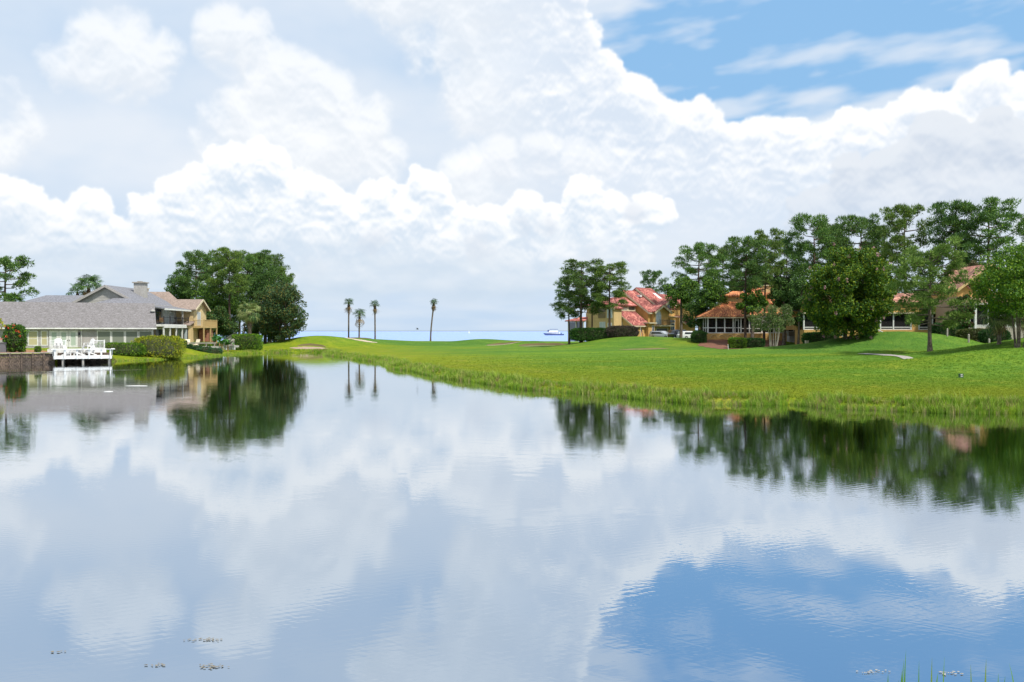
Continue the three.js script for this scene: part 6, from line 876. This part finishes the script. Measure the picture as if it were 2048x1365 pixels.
// ---------------------------------------------------------------- on the water
{
  const R = rng(61), flake = (cx, d, rx, rd, n, m, label, name) => { const S = new Shape(); for (let k = 0; k < n; k++) { const a = R() * 6.283, r = Math.pow(R(), 0.8), x = Math.cos(a) * r * rx, z = Math.sin(a) * r * rd, s = 0.006 + 0.01 * R(), b = R() * 6.283; S.slab([0, 1, 2, 3, 4].map((i) => V(x + Math.cos(b - i * 1.2566) * s * (i % 2 ? 1.6 : 1), 0.005, z + Math.sin(b - i * 1.2566) * s * 0.8)).reverse(), 0.003); } const o = single(name, S.build(), m, label, 'debris', [cx, 0.004, -d]); o.userData.kind = 'stuff'; return o; };
  const brown = mat(0.2, 0.18, 0.14, 0.9), pale = mat(0.34, 0.32, 0.27, 0.9);
  flake(across(405, 10.85), 10.85, 0.24, 0.08, 26, brown, 'leaf litter floating on the open water', 'floating_litter'); flake(across(425, 10.0), 10.0, 0.2, 0.08, 28, brown, 'leaf litter patch floating nearer the bank than its neighbour', 'floating_litter'); flake(across(312, 10.05), 10.05, 0.14, 0.07, 14, brown, 'small scatter of brown litter floating beside the larger patches', 'floating_litter'); flake(across(112, 10.45), 10.45, 0.1, 0.03, 9, brown, 'few brown specks floating apart on the open water', 'floating_litter'); flake(across(1745, 9.85), 9.85, 0.22, 0.05, 16, pale, 'pale litter floating beside the thin reeds', 'floating_litter'); flake(across(1900, 9.8), 9.8, 0.18, 0.06, 18, pale, 'pale litter floating among the thin reeds', 'floating_litter');
  for (const [u, v, w, label] of [[272, 772.5, 0.75, 'long white foam streak floating before the ranch house'], [216, 784, 0.28, 'small white foam streak floating nearer than the long one']]) { const d = EYE * FOCAL / (v - 663), S = new Shape(); S.slab(blob(0, 0, w, 0.22, v, 18).map(([x, z]) => V(x, 0.012, z)).reverse(), 0.01); single('floating_foam', S.build(), mat(0.8, 0.8, 0.78, 0.9), label, 'foam', [across(u, d), 0.004, -d], 0, 'white foam floating on the pond'); }
  // thin reeds in the nearest water
  const green = leafy(0.3); [[1799, 1362, 0.1, 0.1], [1811, 1322, 0.02, 0.09], [1817, 1305, -0.05, 0.13], [1803, 1338, 0.2, -0.1], [1842, 1325, 0.0, 0.02], [1867, 1318, 0.04, 0.0], [1896, 1320, -0.1, 0.16], [1944, 1332, 0.05, -0.12], [1977, 1322, 0.0, 0.06], [2001, 1350, 0.02, 0.02], [2030, 1335, -0.2, -0.22], [2012, 1354, 0.1, 0.04], [1880, 1350, 0, 0.2], [1780, 1352, 0, 0.04]].forEach(([u, v, l, t], k) => {
    const d = 8.9 + 0.5 * R(), H = level(v, d) + 0.05, S = new Shape(); S.colored = true; const w = 0.011 + 0.008 * R(), g = pick(R, [[0.09, 0.22, 0.03], [0.12, 0.26, 0.04], [0.16, 0.24, 0.06]]); S.tint = g; let a = V(0, 0, 0); for (let q = 1; q <= 5; q++) { const f = q / 5, b = V(t * H * 0.35 * f * f, H * f, l * 0.3 * f * f), w0 = w * (1 - (q - 1) / 5.2), w1 = w * (1 - q / 5.2); S.quad(V(a.x - w0, a.y, a.z), V(a.x + w0, a.y, a.z), V(b.x + w1, b.y, b.z), V(b.x - w1, b.y, b.z)); a = b; }
    single('reed_stem', S.build(), green, 'thin green reed stem rising from the near open water', 'reed', [across(u, d) - t * H * 0.35, -0.05, -d], 0, 'thin reeds in the near water');
  });
  // breeze-ruffled strips: real wavelets
  const ruffle = (name, a, b, width, seed, amp, step) => { const L = Math.hypot(b[0] - a[0], b[1] - a[1]), ux = (b[0] - a[0]) / L, uz = (b[1] - a[1]) / L, n = Math.round(L / step), m = Math.round(width / step * 1.0), p = [], uv = [], idx = []; for (let i = 0; i <= n; i++) for (let j = 0; j <= m; j++) { const s = i * step, t = (j - m / 2) * step, X = a[0] + ux * s - uz * t, Z = a[1] + uz * s + ux * t, e = clamp(1 - Math.abs(t) / (width / 2) * (1 + 0.6 * noise3(s * 0.5, seed, 2))) * smooth(0, 3, s) * smooth(L, L - 3, s), k = smooth(0, 0.5, e) * (0.5 + 0.9 * clamp(0.5 + noise3(X * 0.8, Z * 0.8, seed))); p.push(X, 0.0045 + amp * k * (1 + noise3(X * 4, Z * 9, seed) + 0.7 * noise3(X * 9, Z * 16, seed + 4)), Z); uv.push(X, -Z); } for (let i = 0; i < n; i++) for (let j = 0; j < m; j++) { const q = i * (m + 1) + j; idx.push(q, q + 1, q + m + 1, q + 1, q + m + 2, q + m + 1); } const g = new THREE.BufferGeometry(); g.setAttribute('position', new THREE.Float32BufferAttribute(p, 3)); g.setAttribute('uv', new THREE.Float32BufferAttribute(uv, 2)); g.setIndex(idx.reverse()); g.computeVertexNormals(); structure(name, g, pondWater); };
  ruffle('ruffled_water', [across(-30, 80.5), -80.5], [across(330, 89), -89], 1.3, 3.3, 0.007, 0.07); ruffle('ruffled_water', [across(310, 90), -90], [across(470, 97), -97], 1.0, 5.1, 0.007, 0.07); ruffle('ruffled_water', [across(440, 122), -122], [across(610, 150), -150], 7, 8.1, 0.006, 0.11);
}

// ---------------------------------------------------------------- grasses
function tuft(seed, n, h, lean, wide) { const R = rng(seed), S = new Shape(); for (let k = 0; k < n; k++) { const a = R() * 6.283, r = 0.12 * R(), p = V(Math.cos(a) * r, -0.03, Math.sin(a) * r), H = h * (0.55 + 0.6 * R()), b = R() * 6.283, l = lean * (0.3 + R()), m = p.clone().add(V(Math.cos(b) * l * H * 0.35, H * 0.6, Math.sin(b) * l * H * 0.35)), e = p.clone().add(V(Math.cos(b) * l * H, H, Math.sin(b) * l * H)), s = V(-Math.sin(b), 0, Math.cos(b)).multiplyScalar(wide); S.quad(p.clone().sub(s), p.clone().add(s), m.clone().addScaledVector(s, 0.8), m.clone().addScaledVector(s, -0.8)); S.tri(m.clone().addScaledVector(s, 0.8), e, m.clone().addScaledVector(s, -0.8)); } return S.build(); }
const grassMat = new THREE.MeshPhysicalMaterial({ roughness: 0.9, transmission: 0.35, thickness: 0, specularIntensity: 0.12, side: THREE.DoubleSide });
function scatter(name, geometry, spots, label, category) {
  const m = shadows(new THREE.InstancedMesh(geometry, grassMat, spots.length)), o = new THREE.Object3D(), c = new THREE.Color();
  spots.forEach(([x, y, z, s, r, tint], k) => { o.position.set(x, y, z); o.rotation.set(0, r, 0); o.scale.set(s, s, s); o.updateMatrix(); m.setMatrixAt(k, o.matrix); m.setColorAt(k, c.setRGB(...tint)); });
  m.name = numbered(name); m.userData.kind = 'stuff'; scene.add(m); return tag(m, label, category);
}
{
  const R = rng(90), spots = [], low = [], turf = [];
  const G = [[0.2, 0.34, 0.03], [0.26, 0.38, 0.03], [0.16, 0.29, 0.03], [0.2, 0.33, 0.04], [0.32, 0.37, 0.09], [0.34, 0.3, 0.12]];
  for (let k = 0; k + 1 < POND.length; k++) {
    const [x1, z1] = POND[k], [x2, z2] = POND[k + 1], L = Math.hypot(x2 - x1, z2 - z1); if (z1 > -30 || z2 > -30 || x1 < -52) continue;
    const nx = (z2 - z1) / L, nz = -(x2 - x1) / L;                      // out of the water
    const leftSide = x1 < -43 && z1 < -112, n = Math.round(L * (leftSide ? 26 : z1 > -90 ? 120 : 60));
    for (let q = 0; q < n; q++) {
      const t = R(), w = Math.pow(R(), 1.5) * (leftSide ? 0.9 : 2.6) - 0.15, x = x1 + (x2 - x1) * t, z = z1 + (z2 - z1) * t;
      for (const s of [1, -1]) { const X = x + nx * w * s, Z = z + nz * w * s, e = pondDistance(X, Z); if (e < -0.25 || e > 3 || (w > 0.2 && e < 0)) continue; const clump = fbm(X * 0.45, 4.4, Z * 0.45, 3), k2 = clamp(0.62 + 1.1 * clump); if (R() > 0.35 + k2) continue; spots.push([X, Math.max(-0.02, ground(X, Z)), Z, (0.45 + 0.75 * k2) * (leftSide ? 0.6 : 1) * (0.7 + 0.5 * R()) * smooth(3.2, 0.8, e), R() * 6.283, pick(R, G)]); break; }
    }
  }
  scatter('bank_grass', tuft(91, 11, 0.4, 0.6, 0.011), spots, 'long unmown grass growing along the water edge', 'grass');
  const tallOnes = [];
  for (let k = 0; k + 1 < POND.length; k++) {                              // taller pale clumps here and there
    const [x1, z1] = POND[k], [x2, z2] = POND[k + 1], L = Math.hypot(x2 - x1, z2 - z1); if (z1 > -38 || z2 > -38 || x1 < -34) continue;
    for (let q = 0; q < L * 8; q++) { const t = R(), w = R() * 2.2, x = x1 + (x2 - x1) * t, z = z1 + (z2 - z1) * t, nx = (z2 - z1) / L, nz = -(x2 - x1) / L; for (const s of [1, -1]) { const X = x + nx * w * s, Z = z + nz * w * s, e = pondDistance(X, Z); if (e < 0.05 || e > 2.4 || noise3(X * 0.3, 9.1, Z * 0.3) < 0.05) continue; tallOnes.push([X, ground(X, Z), Z, 0.6 + 0.6 * R(), R() * 6.283, pick(R, [[0.28, 0.4, 0.06], [0.34, 0.4, 0.1], [0.22, 0.36, 0.04]])]); break; } }
  }
  scatter('clump_grass', tuft(93, 14, 0.62, 0.7, 0.009), tallOnes, 'taller pale grass clumps leaning along the fairway bank', 'grass');
  for (let k = 0; k < 150000; k++) {                                     // mown blades on the near fairway
    const d = 41 + 90 * Math.pow(R(), 1.7), x = -12 + (d * 0.6 + 14) * R(), z = -d, e = pondDistance(x, z); if (e < 0.6 || R() > smooth(130, 60, d)) continue;
    const n = fbm(x * 0.05, 1.5, z * 0.07, 4), c = smooth(20, 5, e + 13 * n); const j = 0.85 + 0.3 * R();
    turf.push([x, ground(x, z), z, 0.6 + 0.9 * R(), R() * 6.283, [lerp(0.13, 0.2, c) * j, lerp(0.245, 0.255, c) * j, 0.024 * j]]);
  }
  scatter('turf_grass', tuft(92, 9, 0.075, 1.3, 0.012), turf, 'short mown turf covering the near fairway', 'grass');
}

renderer.render(scene, camera);
